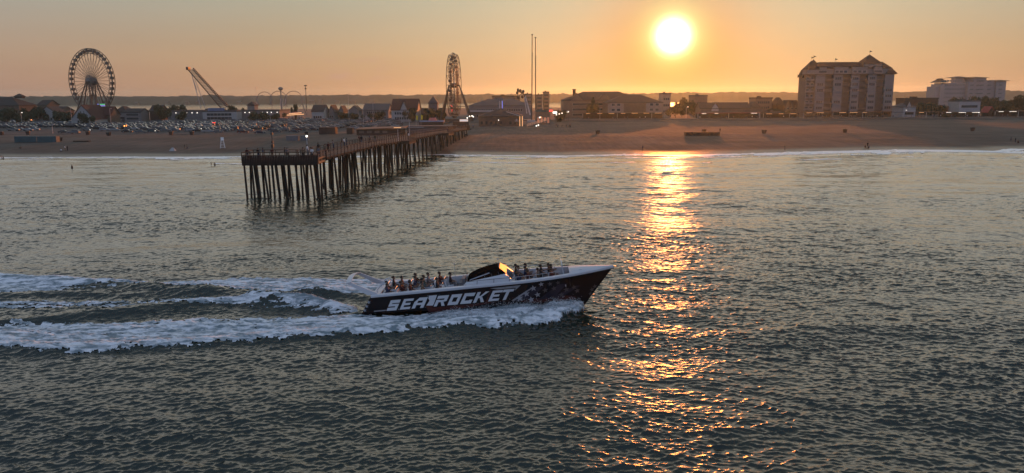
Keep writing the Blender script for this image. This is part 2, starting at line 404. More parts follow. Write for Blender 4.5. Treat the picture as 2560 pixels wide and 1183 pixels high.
MID_L = curve([(895, 784), (840, 780), (780, 772), (700, 768), (600, 766), (450, 766), (300, 772), (0, 776), (-400, 782)])
fx = np.arange(-58, 20.5, 0.075); fy = np.arange(48, 84, 0.10)
GX, GY = np.meshgrid(fx, fy); px, py = proj(GX, GY, 0*GX)
def bandmask(U, L, soft_u, soft_l):
    yu = np.interp(px, *U); yl = np.interp(px, *L)
    return np.clip((py-yu)/soft_u, -1, 1), np.clip((yl-py)/soft_l, -1, 1), (px < U[0].max())
n1 = fbm(GX*0.9, GY*1.5, 21, 5); n2 = fbm(GX*2.6, GY*4.2, 31, 4); n3 = fbm(GX*0.22, GY*0.8, 51, 3)
streak = fbm(GX*0.36+GY*.35, GY*2.6, 61, 5); n4 = fbm(GX*5., GY*7., 65, 2)
lace = 1-np.abs(2*n1-1)*2.2                            # ridged: thin foam veins
age = np.clip((900-px)/900, 0, 1)                      # 0 at the stern, 1 at the far left
a, b_, ok = bandmask(NEAR_U, NEAR_L, 12, 7)
near = np.where(ok, np.minimum(a, b_), -1)
near_s = near*0.8+0.70-age*0.16+(fbm(GX*.5+GY*.3, GY*1.9, 22, 5)-.5)*1.9+(n2-.5)*1.9
a2, b2_, ok2 = bandmask(FAR_U, FAR_L, 5, 7)
farm = np.where(ok2, np.minimum(a2, b2_), -1)
far_s = farm*0.8+0.76-age*0.10+(streak-.5)*1.7+(n2-.5)*1.0
a3, b3_, ok3 = bandmask(MID_U, MID_L, 7, 7)
mid = np.where(ok3, np.minimum(a3, b3_), -1)
mid_s = mid*0.9+0.22-age*0.40+(streak-.5)*2.6+(n2-.5)*1.4
score = np.maximum(np.maximum(near_s, far_s), mid_s)
_bm = np.maximum(np.maximum(near, farm), mid); ins = _bm > -0.95; score = score-np.clip((-.25-_bm)/.6, 0, 1)*1.6
keep = (score > 0.50) & ins

# ------------------------------------------------------------------ the speedboat
B_HEAD, B_TRIM = R(-1.0), R(4.4)
_A = g(903, 788, 0.0)
B_O = Vector((_A.x, _A.y, 0.02)) + Vector((-math.sin(B_HEAD), math.cos(B_HEAD), 0))*2.2
B_M = Matrix.Translation(B_O) @ Matrix.Rotation(B_HEAD, 4, 'Z') @ Matrix.Rotation(-B_TRIM, 4, 'Y')
B_I = B_M.inverted()
def hs(t):                                             # sheer, chine, keel at station t
    b = 2.3*(1-max(0, (t-.58)/.42)**2.0)+.02; c = 2.12*(1-max(0, (t-.45)/.55)**2.0)+.015
    return (1.0+20.5*t, b, 1.56+.28*t+.17*t*t), (19.3*t, c, -.6*t**1.5), (18.6*t, 0, -.35-1.15*t)
def side_pt(t, h, off=0.0):
    s, c, k = hs(t)
    y = c[1]+(s[1]-c[1])*h-0.34*t*t*math.sin(math.pi*h)*(1-t)**.5
    return Vector((c[0]+(s[0]-c[0])*h, -(y+off), c[2]+(s[2]-c[2])*h))
def side_at(x, z, off=0.0):                            # near-side hull point over profile (x, z)
    t = x/20.0
    for _ in range(12):
        s, c, k = hs(min(max(t, 0), 1)); h = (z-c[2])/(s[2]-c[2])
        t = min(max(t+(x-(c[0]+(s[0]-c[0])*h))/20.0, 0), .999)
    p = side_pt(t, h, off); return Vector((x, p.y, z))
def hull_px(px, py):                                   # measured photo point -> profile (x, z)
    o = B_I @ CAM; d = B_I.to_3x3() @ ray(px, py); y = -2.2
    for _ in range(5):
        k = (y-o.y)/d.y; p = o+d*k; y = side_at(p.x, p.z).y
    return p.x, p.z
boat = thing('speedboat', 'long black and white speedboat with stars on its hull racing across the sea', 'boat')
boat.matrix_world = B_M
NT, NH = 60, 8
def hull_mesh():
    vs, fs = [], []
    for i in range(NT+1):
        t = i/NT; s, c, k = hs(t); ring = []
        for j in range(NH, -1, -1): ring.append(side_pt(t, j/NH))
        ring.append(Vector((k[0]*.5+c[0]*.5, -c[1]*.5, k[2]*.5+c[2]*.5))); ring.append(Vector(k))
        ring += [Vector((p.x, -p.y, p.z)) for p in reversed(ring[:-1])]
        vs += ring
    n = len(ring)
    for i in range(NT):
        for j in range(n-1): fs.append((i*n+j, i*n+j+1, (i+1)*n+j+1, (i+1)*n+j))
    fs.append(tuple(range(n)))
    m = MB(); m.add(vs, fs); return m
hull = hull_mesh().build('hull', mBlack, boat)
for p in hull.data.polygons[:-1]: p.use_smooth = True
def strip(mb, A, B):                                   # quad strip between two rows of points
    n = len(A); mb.add(list(A)+list(B), [(i, i+1, n+i+1, n+i) for i in range(n-1)])
# deck: gunwale cap, inner walls, sole, foredeck
dk = MB(); FL = 0.85; X0, X1 = 1.25, 17.7
tt = [i/80 for i in range(81)]
def floor_w(x): return min(hs((x-1)/20.5)[0][1]-.38, -side_at(x, FL).y-.12)
for sgn in (-1, 1):
    out = [Vector((hs(t)[0][0], sgn*(hs(t)[0][1]+.035), hs(t)[0][2]+.015)) for t in tt]
    low = [p-Vector((0, 0, .16)) for p in out]
    top = [Vector((hs(t)[0][0], sgn*max(0, hs(t)[0][1]-.02), hs(t)[0][2]+.075)) for t in tt]
    strip(dk, low, out); strip(dk, out, top)
    w = [t for t in tt if X0 <= hs(t)[0][0] <= X1]
    gi = [Vector((hs(t)[0][0], sgn*(hs(t)[0][1]-.36), hs(t)[0][2]+.085)) for t in w]
    go = [Vector((hs(t)[0][0], sgn*(hs(t)[0][1]-.02), hs(t)[0][2]+.075)) for t in w]
    strip(dk, go, gi); strip(dk, gi, [Vector((p.x, sgn*floor_w(p.x), FL)) for p in gi])
w = [t for t in tt if X0 <= hs(t)[0][0] <= X1]
strip(dk, [Vector((hs(t)[0][0], -floor_w(hs(t)[0][0]), FL)) for t in w], [Vector((hs(t)[0][0], floor_w(hs(t)[0][0]), FL)) for t in w])
fd = [t for t in tt if hs(t)[0][0] >= X1-.28]
rowsd = [[Vector((hs(t)[0][0], k*max(0, hs(t)[0][1]-.02), hs(t)[0][2]+.075+.22*(1-k*k)*min(1, hs(t)[0][1]/1.2))) for t in fd] for k in (-1, -.6, -.2, .2, .6, 1)]
for a, c in zip(rowsd[:-1], rowsd[1:]): strip(dk, a, c)
e = fd[0]; s_ = hs(e)[0]
dk.add([(s_[0], k*(s_[1]-.02), s_[2]+.075+.22*(1-k*k)) for k in (-1, -.6, -.2, .2, .6, 1)]+[(s_[0], s_[1]-.3, FL), (s_[0], -s_[1]+.3, FL)], [tuple(range(8))])
ss = hs(0.012)[0]
dk.add([(ss[0]-.2, -2.28, ss[2]+.06), (ss[0]-.2, 2.28, ss[2]+.06), (X0+.5, 2.25, ss[2]+.082), (X0+.5, -2.25, ss[2]+.082)], [(0, 1, 2, 3)])
dk.add([(X0+.5, -1.95, ss[2]+.082), (X0+.5, 1.95, ss[2]+.082), (X0+.6, 1.95, FL), (X0+.6, -1.95, FL)], [(0, 1, 2, 3)])
dk.build('deck', mWhite, boat)
# dark rub strip between the white cap and the hull
rs = MB()
for sgn in (-1, 1):
    rs.path([Vector((hs(t)[0][0], sgn*(hs(t)[0][1]+.03), hs(t)[0][2]-.16)) for t in tt], .035, 5)
rs.build('rub_rail', mBlack, boat)
# lettering and hull art, each piece a thin skin on the hull side
mLetter = mat('white vinyl lettering', (0.62, 0.64, 0.67), 0.4, 0.04)
mRedV = mat('dark red vinyl', (0.055, 0.011, 0.009), 0.35, 0.3, 1.5)
mSilv = mat('silver vinyl', (0.30, 0.30, 0.31), 0.35, 0.3, 1.5)
mNavy = mat('navy vinyl', (0.014, 0.017, 0.036), 0.3, 0.35, 1.0)
mStar = mat('star vinyl', (0.33, 0.35, 0.39), 0.4, 0.15)
mStarD = mat('dark star vinyl', (0.085, 0.085, 0.09), 0.4, 0.2)  # darker vinyl for the stars toward the bow
def skin_poly(mb, poly, off, n=1):
    """convex outline in profile coordinates laid on the near hull side"""
    bm = bmesh.new(); f = bm.faces.new([bm.verts.new((x, z, 0)) for x, z in poly])
    bmesh.ops.triangulate(bm, faces=[f])
    for _ in range(n): bmesh.ops.subdivide_edges(bm, edges=bm.edges[:], cuts=1, use_grid_fill=True)
    bm.verts.ensure_lookup_table()
    mb.add([side_at(v.co.x, v.co.y, off) for v in bm.verts], [[v.index for v in f.verts] for f in bm.faces]); bm.free()
def px_poly(mb, pts, off, n=2): skin_poly(mb, [hull_px(*p) for p in pts], off, n)
T = .29
GLY = {'S': [((0, 0), (1, 0), (1, T), (0, T)), ((1-T, T), (1, T), (1, .62), (1-T, .62)), ((0, .40), (1-T, .40), (1-T, .62), (0, .62)), ((0, .62), (T, .62), (T, 1-T), (0, 1-T)), ((0, 1-T), (1, 1-T), (1, 1), (0, 1))],
       'E': [((0, 0), (T, 0), (T, 1), (0, 1)), ((T, 0), (1, 0), (1, .22), (T, .22)), ((T, .40), (.85, .40), (.85, .60), (T, .60)), ((T, .78), (1, .78), (1, 1), (T, 1))],
       'A': [((0, 0), (T, 0), (T, 1-T), (0, .6)), ((1-T, 0), (1, 0), (1, 1), (1-T, 1)), ((T, .30), (1-T, .30), (1-T, .5), (T, .5)), ((0, .6), (T, 1-T), (1-T, 1-T), (1-T, 1), (.3, 1))],
       'R': [((0, 0), (T, 0), (T, .62), (0, .62)), ((0, 1-T), (1-T, 1-T), (1-T, 1), (0, 1)), ((1-T, .38), (1, .45), (1, 1), (1-T, 1)), ((T, .38), (1-T, .38), (1-T, .58), (T, .58)), ((.5, .38), (.75, .38), (1.02, 0), (.72, 0))],
       'O': [((0, 0), (T, 0), (T, 1), (0, 1)), ((1-T, 0), (1, 0), (1, 1), (1-T, 1)), ((T, 0), (1-T, 0), (1-T, T), (T, T)), ((T, 1-T), (1-T, 1-T), (1-T, 1), (T, 1))],
       'C': [((0, 0), (T, 0), (T, 1), (0, 1)), ((T, 0), (1, 0), (1, .34), (1-T, .34), (1-T, T), (T, T)), ((T, 1-T), (1-T, 1-T), (1-T, .68), (1, .68), (1, 1), (T, 1))],
       'K': [((0, 0), (T, 0), (T, 1), (0, 1)), ((T, .40), (.50, .44), (.50, .60), (T, .62)), ((.50, .46), (1.05, 1), (.72, 1), (.42, .62)), ((.42, .44), (.70, 0), (1.0, 0), (.62, .50))],
       'T': [((.35, 0), (.65, 0), (.65, .76), (.35, .76)), ((0, .76), (1, .76), (1, 1), (0, 1))]}
LET = [('S', 966, 989), ('E', 999, 1022), ('A', 1029, 1056), ('R', 1084, 1109), ('O', 1118, 1142), ('C', 1150, 1175), ('K', 1182, 1208), ('E', 1220, 1244), ('T', 1247, 1272)]
lb = MB()
for ch, a, c in LET:
    f = (a-966)/(1255-966); yb = 777.5+(750.5-777.5)*f
    xa, za = hull_px(a, yb); xc, zc = hull_px(c, yb-.09*(c-a)); _, zt = hull_px(a+9, yb-26.5)
    H = zt-za; Wd = (xc-xa)*1.08; sh = .50
    def tr(p, ex=0, ez=0): return (xa+Wd*p[0]+sh*p[1]+ex, za+H*p[1]+(zc-za)*p[0]*0+ez)
    lw = MB()
    for q in GLY[ch]: skin_poly(lw, [tr(p) for p in q], .020, 1)
    lw.build('letter', mLetter, boat)
    o = .10
    skin_poly(lb, [(xa-o, za-o*.8), (xa+Wd+o, za-o*.8), (xa+Wd+sh+o, za+H+o*.8), (xa+sh-o, za+H+o*.8)], .014, 2)
lb.build('lettering_outline', mBlack, boat)  # black outline plates behind the white letters
rd = MB()
px_poly(rd, [(1062, 768), (1080, 740), (1240, 725), (1225, 740), (1100, 775)], .008)
px_poly(rd, [(1066, 770), (1225, 742), (1290, 744), (1175, 768), (1072, 782)], .0065)
px_poly(rd, [(1240, 727), (1285, 722), (1272, 752), (1225, 756)], .0095)
px_poly(rd, [(1290, 752), (1400, 738), (1440, 740), (1440, 747), (1330, 758)], .0065)
rd.build('red_swoosh', mRedV, boat)
sv = MB()
px_poly(sv, [(1068, 740), (1100, 737), (1082, 764), (1066, 764), (1074, 752)], .0105)
sv.build('white_wedge', mLetter, boat); sv = MB()
px_poly(sv, [(1225, 721), (1302, 713), (1288, 726), (1282, 722), (1245, 724)], .011)
sv.build('silver_swoosh', mSilv, boat); sv = MB()
px_poly(sv, [(1278, 752), (1286, 752), (1330, 722), (1324, 722)], .011)
sv.build('silver_swoosh', mSilv, boat); sv = MB()
px_poly(sv, [(935, 777), (1085, 765), (1085, 767), (935, 780)], .008)
sv.build('silver_swoosh', mSilv, boat)
nv = MB()
px_poly(nv, [(1284, 752), (1330, 721), (1360, 716), (1332, 742), (1300, 754)], .007)
px_poly(nv, [(1345, 750), (1395, 712), (1420, 708), (1385, 744)], .007)
px_poly(nv, [(1372, 747), (1440, 714), (1452, 714), (1398, 746)], .0085)
nv.build('navy_stripe', mNavy, boat)
def star(mb, cx, cy, r, off=.018, rot=0.1):
    x, z = hull_px(cx, cy); P = []
    for i in range(10):
        a = math.pi/2+rot+i*math.pi/5; rr = r if i % 2 == 0 else r*.42
        P.append((x+rr*math.cos(a), z+rr*math.sin(a)))
    c = side_at(x, z, off); vs = [c]+[side_at(a, b, off) for a, b in P]
    mb.add(vs, [(0, 1+i, 1+(i+1) % 10) for i in range(10)])
for lst, m in ((((1333, 721, .30), (1316, 735, .30), (1299, 746, .34), (1328, 749, .30), (1344, 737, .28), (1353, 711, .24), (922, 756, .17), (917, 766, .17), (912, 776, .17)), mStar),
               (((1363, 726, .27), (1385, 721, .25), (1404, 737, .26), (1416, 724, .28), (1375, 710, .24), (1395, 707, .22), (1435, 718, .24), (1443, 727, .26), (1384, 747, .3), (1480, 724, .24), (1487, 716, .22), (1476, 734, .2)), mStarD)):
    for cx, cy, r in lst:
        s1 = MB(); star(s1, cx, cy, r); s1.build('star', m, boat)
# stern arch: a swept curved wing over the transom
ar = MB()
def arch_leg(sg):
    base = [(0.75, 2.05), (1.75, 2.02)]; P = []
    for k in range(9):
        u = k/8; xx = 1.2-1.95*u; zz = 1.62+1.10*u; wd = .50-.27*u
        yy = 2.05-.18*u
        P.append((xx, yy, zz, wd))
    vs = []
    for x, y, z, w_ in P:
        for dx, dy in ((-w_, .04), (w_, .04), (w_, -.07), (-w_, -.07)): vs.append((x+dx, sg*(y+dy), z))
    fs = []
    for k in range(8):
        for q in range(4): fs.append((k*4+q, k*4+(q+1) % 4, k*4+4+(q+1) % 4, k*4+4+q))
    fs += [(0, 1, 2, 3), (35, 34, 33, 32)]
    ar.add(vs, fs)
for sg in (-1, 1): arch_leg(sg)
top = []
for k in range(17):
    yv = -1.95+3.9*k/16; e = 1-(yv/1.95)**2
    top.append((-.78-.10*e, yv, 2.72+.20*e))
vs = []
for x, y, z in top: vs += [(x-.23, y, z-.03), (x+.23, y, z+.03), (x+.23, y, z+.10), (x-.23, y, z+.05)]
fs = [(k*4+q, k*4+(q+1) % 4, k*4+4+(q+1) % 4, k*4+4+q) for k in range(16) for q in range(4)]+[(0, 1, 2, 3), (67, 66, 65, 64)]
ar.add(vs, fs); ar.build('stern_arch', mWhite, boat)
# curved grab frames inside the stern
for yv in (-1.2, .9):
    m = MB(); m.path([(1.5, yv, FL+.1), (1.35, yv, FL+.9), (1.75, yv+.05, FL+1.35), (2.2, yv+.1, FL+1.45)], .05, 6); m.build('stern_rail', mWhite, boat)
# cabin between the wells
cb = MB(); G = 1.83
for sg in (-1, 1):
    y0, y1 = sg*1.86, sg*1.52
    cb.hexa([(8.75, y0, G-.12), (12.95, y0, G-.06), (12.95, y1, G-.06), (8.75, y1, G-.12), (9.0, sg*1.55, G+.12), (12.3, sg*1.50, G+.56), (12.3, sg*1.25, G+.56), (9.0, sg*1.30, G+.12)])
cb.hexa([(8.75, -1.5, FL), (12.9, -1.5, FL), (12.9, 1.5, FL), (8.75, 1.5, FL), (9.0, -1.4, G+.15), (12.15, -1.4, G+.45), (12.15, 1.4, G+.45), (9.0, 1.4, G+.15)])
cb.build('cabin', mWhite, boat)
cn = MB(); prof = [(9.02, .18), (9.35, .42), (9.9, .64), (10.6, .84), (11.3, .97), (11.75, 1.0), (12.35, .62)]
vs = []
for x, z in prof:
    zb = G+.10+.133*(x-9.0)
    for sg in (-1, 1): vs += [(x, sg*1.47, zb), (x, sg*1.05, max(G+z, zb+.02))]
n = len(prof); fs = []
for i in range(n-1):
    a, c = i*4, i*4+4
    fs += [(a, a+1, c+1, c), (a+1, a+3, c+3, c+1), (a+3, a+2, c+2, c+3)]
fs += [(0, 2, 3, 1), (n*4-4, n*4-3, n*4-1, n*4-2)]
cn.add(vs, fs); mCan = mat('black canopy', (0.007, 0.006, 0.006), 0.95, 0.3, spec=0.0); cn.build('canopy', mCan, boat)
wn = MB()
wn.add([(9.25, -1.46, G+.22), (9.3, -1.43, G+.30), (10.95, -1.22, G+.74), (11.0, -1.26, G+.66)], [(0, 1, 2, 3)])
wn.build('canopy_stripe', mStar, boat)
for xv in (10.6, 11.2, 11.8):
    q = MB(); zb = G+.10+.133*(xv-9); q.tube((xv, -1.50, zb), (xv-.1, -1.32, zb+.30), .022, n=5); q.build('canopy_strut', mStarD, boat)
mShield = bpy.data.materials.new('sun glow windscreen'); mShield.use_nodes = True
_b = mShield.node_tree.nodes['Principled BSDF']; _b.inputs['Base Color'].default_value = (.11, .036, .008, 1); _b.inputs['Transmission Weight'].default_value = .45; _b.inputs['Roughness'].default_value = .5  # orange of sunlight coming through the glass is put into its colour
q = MB(); q.hexa([(12.37, -1.44, G+.58), (12.40, -1.44, G+.58), (12.40, 1.44, G+.58), (12.37, 1.44, G+.58), (11.80, -1.04, G+1.02), (11.83, -1.04, G+1.02), (11.83, 1.04, G+1.02), (11.80, 1.04, G+1.02)]); q.build('windscreen', mShield, boat)
q = MB()
for k in range(3): q.box((7.9+.27*k, .3, FL), (8.17+.27*k, 1.7, FL+.33*(k+1)))
q.build('boarding_steps', mGreyW, boat)
for (x, y, z0, z1) in ((8.0, -.4, FL, 3.35), (9.1, -1.3, G, G+.75), (11.75, -.6, G+.95, G+1.65)):
    q = MB(); q.tube((x, y, z0), (x, y, z1), .025, .012, 6); q.box((x-.05, y-.05, z1), (x+.05, y+.05, z1+.10)); q.build('antenna', mTrim if z1 > 3 else mDark, boat)
# bow breakwater screen across the front well
q = MB()
for sg in (-1, 1):
    q.hexa([(17.25, sg*1.28, FL), (17.33, sg*1.28, FL), (17.33, 0, FL), (17.25, 0, FL), (17.05, sg*1.34, 2.75), (17.12, sg*1.34, 2.75), (17.12, 0, 2.83), (17.05, 0, 2.83)])
q.build('bow_screen', mWhite, boat)
for sg in (-1, 1):
    rl = MB()
    rl.path([(12.9, sg*1.95, 2.15), (14.5, sg*1.90, 2.20), (16.9, sg*1.50, 2.26)], .022, 5)
    for xx, ry in ((13.2, 1.94), (14.3, 1.90), (15.4, 1.76), (16.5, 1.58)): rl.tube((xx, sg*ry, 1.86), (xx, sg*ry, 2.2), .02, n=5)
    rl.build('grab_rail', mSteel, boat)
rl = MB()
rl.path([(9.0, -1.93, 2.06), (10.8, -1.90, 2.12), (12.9, -1.93, 2.15)], .02, 5)
for xx in (9.9, 11.3, 12.6): rl.tube((xx, -1.93, 1.80), (xx+.05, -1.91, 2.12), .02, n=5)
rl.build('side_rail', mDark, boat)
for xx, yv in ((18.6, -.85), (18.6, .85), (8.9, -2.1), (3.4, -2.12)):
    q = MB(); zz = hs((xx-1)/20.5)[0][2]+.09; q.tube((xx-.14, yv, zz+.10), (xx+.14, yv, zz+.10), .022, n=5); q.tube((xx-.07, yv, zz-.02), (xx-.07, yv, zz+.1), .018, n=5); q.tube((xx+.07, yv, zz-.02), (xx+.07, yv, zz+.1), .018, n=5); q.build('cleat', mSteel, boat)
# bench seats
sm = MB()
sm.hexa([(-.05, -.68, .30), (.48, -.68, .30), (.48, .68, .30), (-.05, .68, .30), (-.05, -.68, .42), (.50, -.68, .45), (.50, .68, .45), (-.05, .68, .42)])
sm.hexa([(-.20, -.68, .30), (-.06, -.68, .30), (-.06, .68, .30), (-.20, .68, .30), (-.32, -.60, .80), (-.20, -.60, .82), (-.20, .60, .82), (-.32, .60, .80)])
sm.box((-.12, -.6, 0), (.36, .6, .30))
SEAT = sm.mesh('seat', mWhite)
hm = MB(); hm.path([(-.26, -.5, .80), (-.32, -.5, 1.02), (-.32, .5, 1.02), (-.26, .5, .80)], .025, 6); HOOP = hm.mesh('grab_bar', mSteel)
SEATS = [(x, y) for x in (2.3, 3.3, 4.3, 5.3, 6.3, 7.2) for y in (-1.12, 1.12)]+[(x, y) for x in (13.2, 14.2, 15.2, 16.2) for y in ((-1.0, 1.0) if x < 15 else (-.82, .82))]
for x, y in SEATS:
    o = inst('seat', SEAT, boat, (x, y, FL), 0, (1, 1 if x < 13 else .9 if x < 15 else .68, 1)); inst('grab_bar', HOOP, o)

# ------------------------------------------------------------------ wake foam and bow spray as solid white water
def hull_wl():                                         # near-side hull line where it meets the sea, world coordinates
    L = []
    for i in range(61):
        t = i/60
        for h in np.linspace(-.2, 1, 40):
            p = side_pt(t, max(h, 0)); w_ = B_M @ p
            if w_.z > 0.12: L.append((w_.x, w_.y)); break
    return np.array(L)
WL = hull_wl(); o = np.argsort(WL[:, 0]); WLX, WLY = WL[o, 0], WL[o, 1]
bx = (GX-B_O.x)                                        # metres ahead of the transom
hy = np.interp(GX, WLX, WLY)
n_out = hy-GY                                          # metres outward from the near hull side
pk = np.interp(bx, [0, 2, 5, 8, 11, 14, 16.5, 18.2, 18.9, 19.3], [.0, .0, .02, .30, .62, .80, .85, .75, .35, 0])
spray = np.where((bx > 0) & (bx < 19.3) & (n_out > -0.25), pk*np.exp(-np.clip(n_out, 0, 9)/1.5)*(0.75+.7*(n1-.4)), 0)
jag = np.where((bx > 0) & (bx < 19.3) & (n_out > -.3) & (n_out < 2.2), (n2-.45)*.38*np.clip(pk/.6, 0, 1), 0)
keep &= ~((bx > 0.2) & (bx < 18.6) & (n_out < -0.35) & (GY < B_O.y+2.0) & (GY > hy))
forced = (bx > 8.0) & (bx < 18.9) & (n_out > -.3) & (n_out < 2.6)
fsc = 1.15-np.clip((n_out-(.3+1.7*n1))/.7, 0, 1)*.8-np.clip((10-bx)/2, 0, 1)*.8-np.clip((bx-18.2)/.6, 0, 1)*.7+(n1-.5)*.5
score = np.where(forced, np.maximum(score, fsc), score)
keep |= forced & (score > .5)
zb, gdx, gdy = [v.reshape(GX.shape) for v in sea_z(GX.ravel(), GY.ravel(), True)]
edge_f = np.clip((score-.52)/.40, 0, 1)
rim = np.clip((score-0.72)/0.5, 0, 1)
lump = (n1-.5)*.11+(n2-.45)*.11+(n4-.5)*.09
calmf = np.where((bx > -1) & (bx < 7) & (n_out < 1.5), .35, 1)
zz = zb+np.clip((score-.72)*.42, -.09, .035)+rim*(0.05+np.clip(lump, -.08, .3)*(0.9-.35*age))*calmf+(spray+jag)*edge_f
sl_ = 0.30*np.clip(zb, -.4, .5)
fi = -np.ones(GX.shape, dtype=int)
q = keep[:-1, :-1] & keep[1:, :-1] & keep[:-1, 1:] & keep[1:, 1:]
qi, qj = np.nonzero(q); ncol = GX.shape[1]
Q = np.stack([qi*ncol+qj, qi*ncol+qj+1, (qi+1)*ncol+qj+1, (qi+1)*ncol+qj], 1)
us, inv = np.unique(Q, return_inverse=True)
co = np.stack([(GX+gdx).ravel()[us], (GY+gdy).ravel()[us], zz.ravel()[us]], 1)
quads = inv.reshape(-1, 4)
# droplets flung above the crests
dr = np.random.default_rng(5); D = []
cand = np.argwhere(keep & (pk > .15) & (n_out > -.3) & (n_out < 1.6) & (bx > 3) & (bx < 18.8))
pick = cand[dr.integers(0, len(cand), 3500)]
for i, j in pick: D.append((GX[i, j]+dr.normal()*.06, GY[i, j]+dr.normal()*.06, zz[i, j]+abs(dr.normal())*.24*min(1, pk[i, j]/.5), .014+.02*dr.random()))
cand = np.argwhere(keep & (rim > .6) & (np.abs(mid_s-score) < 1e-6) & (px > 560)); pick = cand[dr.integers(0, len(cand), 400)]
for i, j in pick: D.append((GX[i, j], GY[i, j], zz[i, j]+abs(dr.normal())*.12, .012+.018*dr.random()))
D = np.array(D); oc = np.array([(1, 0, 0), (-1, 0, 0), (0, 1, 0), (0, -1, 0), (0, 0, 1), (0, 0, -1)])
ov = (D[:, None, :3]+oc[None]*D[:, None, 3:4]).reshape(-1, 3)
ot = np.array([(0, 2, 4, 4), (2, 1, 4, 4), (1, 3, 4, 4), (3, 0, 4, 4), (2, 0, 5, 5), (1, 2, 5, 5), (3, 1, 5, 5), (0, 3, 5, 5)])[:, :3]
foam = np_mesh('wake_foam', co, quads, mFoam)
tag(foam, 'churned white foam bands trailing behind the speedboat', None, None, 'stuff')
dm = bpy.data.meshes.new('spray_drops'); dm.from_pydata(ov.tolist(), [], [[a+6*k for a in f] for k in range(len(D)) for f in ot.tolist()]); dm.materials.append(mFoam)
spr = bpy.data.objects.new('spray_drops', dm); link(spr); tag(spr, 'fine white spray flung up along the hull of the speedboat', None, None, 'stuff')

# surf on the beach
sx = np.arange(-190, 190, .42); su = np.arange(-3.5, 36, .40)
SX, SU = np.meshgrid(sx, su); SY = shore(SX)-SU
m1 = fbm(SX/7, SU/2.2, 81, 4); m2 = fbm(SX/1.6, SU/.9, 82, 3); m3 = fbm(SX/34., SU/60, 83, 2)
edge = 10.0+14.0*np.clip(m3-.3, 0, 1)+12*np.clip((SX-45)/60, 0, 1)
sc_ = np.where(SU < 0, .5+SU*.16, 1-np.abs(SU/edge)**1.5)+(m1-.5)*1.3+(m2-.5)*.6
lines = np.zeros_like(SX)
for off, wd, sd_ in ((15.0, 1.6, 4), (30., 1.5, 6)):
    uu = SU-off-5*(fbm(SX/30.0, 0*SX, 90+sd_)-.5)
    lines = np.maximum(lines, (np.exp(-((uu+.5)/wd)**2)*1.35)*np.clip((fbm(SX/13.0, 0*SX+off, 97)-.42)*5, 0, 1)+(m2-.5)*.7)
kp = (np.maximum(sc_, lines) > 0.52)
SZ = np.maximum(sea_z(SX.ravel(), SY.ravel()).reshape(SX.shape), np.clip(-SU*.055+.02, -9, .5))+.03+(m2-.4)*.10*np.clip(SU, 0, 1)
q = kp[:-1, :-1] & kp[1:, :-1] & kp[:-1, 1:] & kp[1:, 1:]
qi, qj = np.nonzero(q); ncol = SX.shape[1]
Q = np.stack([qi*ncol+qj, qi*ncol+qj+1, (qi+1)*ncol+qj+1, (qi+1)*ncol+qj], 1); us, inv = np.unique(Q, return_inverse=True)
mSurf = mat('wet surf foam', (0.80, 0.80, 0.80), 0.35, 0.15, .8, bump=.03, bscale=3.0)
surf = np_mesh('surf_foam', np.stack([SX.ravel()[us], SY.ravel()[us], SZ.ravel()[us]], 1), inv.reshape(-1, 4), mSurf)
tag(surf, 'white surf washing up the beach', None, None, 'stuff')

# ------------------------------------------------------------------ land
GZ = 2.5
mSand = bpy.data.materials.new('beach sand'); mSand.use_nodes = True
t = mSand.node_tree; b = t.nodes['Principled BSDF']; b.inputs['Specular IOR Level'].default_value = .2
def tn(typ, **k):
    n = t.nodes.new(typ)
    for a, v in k.items(): setattr(n, a, v)
    return n
at = tn('ShaderNodeAttribute', attribute_name='wet'); tcn = tn('ShaderNodeTexCoord')
n1_ = tn('ShaderNodeTexNoise'); n1_.inputs['Scale'].default_value = .05; n1_.inputs['Detail'].default_value = 7; t.links.new(tcn.outputs['Object'], n1_.inputs[0])
r1 = tn('ShaderNodeValToRGB'); r1.color_ramp.elements[0].position = .35; r1.color_ramp.elements[1].position = .68
r1.color_ramp.elements[0].color = (.078, .062, .048, 1); r1.color_ramp.elements[1].color = (.120, .096, .075, 1); t.links.new(n1_.outputs[0], r1.inputs[0])
mpt = tn('ShaderNodeMapping'); mpt.inputs['Scale'].default_value = (.75, .05, .05); mpt.inputs['Rotation'].default_value = (0, 0, .35); t.links.new(tcn.outputs['Object'], mpt.inputs[0])
n3_ = tn('ShaderNodeTexNoise'); n3_.inputs['Scale'].default_value = 1.0; n3_.inputs['Detail'].default_value = 4; t.links.new(mpt.outputs[0], n3_.inputs[0])
r3 = tn('ShaderNodeMapRange'); r3.inputs[1].default_value = .38; r3.inputs[2].default_value = .62; r3.inputs[3].default_value = .82; r3.inputs[4].default_value = 1.12; t.links.new(n3_.outputs[0], r3.inputs[0])
mpw = tn('ShaderNodeMapping'); mpw.inputs['Scale'].default_value = (.03, .5, .5); t.links.new(tcn.outputs['Object'], mpw.inputs[0])
n4_ = tn('ShaderNodeTexNoise'); n4_.inputs['Scale'].default_value = 1.0; n4_.inputs['Detail'].default_value = 5; t.links.new(mpw.outputs[0], n4_.inputs[0])
r4 = tn('ShaderNodeMapRange'); r4.inputs[1].default_value = .40; r4.inputs[2].default_value = .60; r4.inputs[3].default_value = .80; r4.inputs[4].default_value = 1.12; t.links.new(n4_.outputs[0], r4.inputs[0])
mm = tn('ShaderNodeMath', operation='MULTIPLY'); t.links.new(r3.outputs[0], mm.inputs[0]); t.links.new(r4.outputs[0], mm.inputs[1])
mt = tn('ShaderNodeMix', data_type='RGBA', blend_type='MULTIPLY'); mt.inputs[0].default_value = 1.0; t.links.new(r1.outputs[0], mt.inputs[6]); t.links.new(mm.outputs[0], mt.inputs[7])
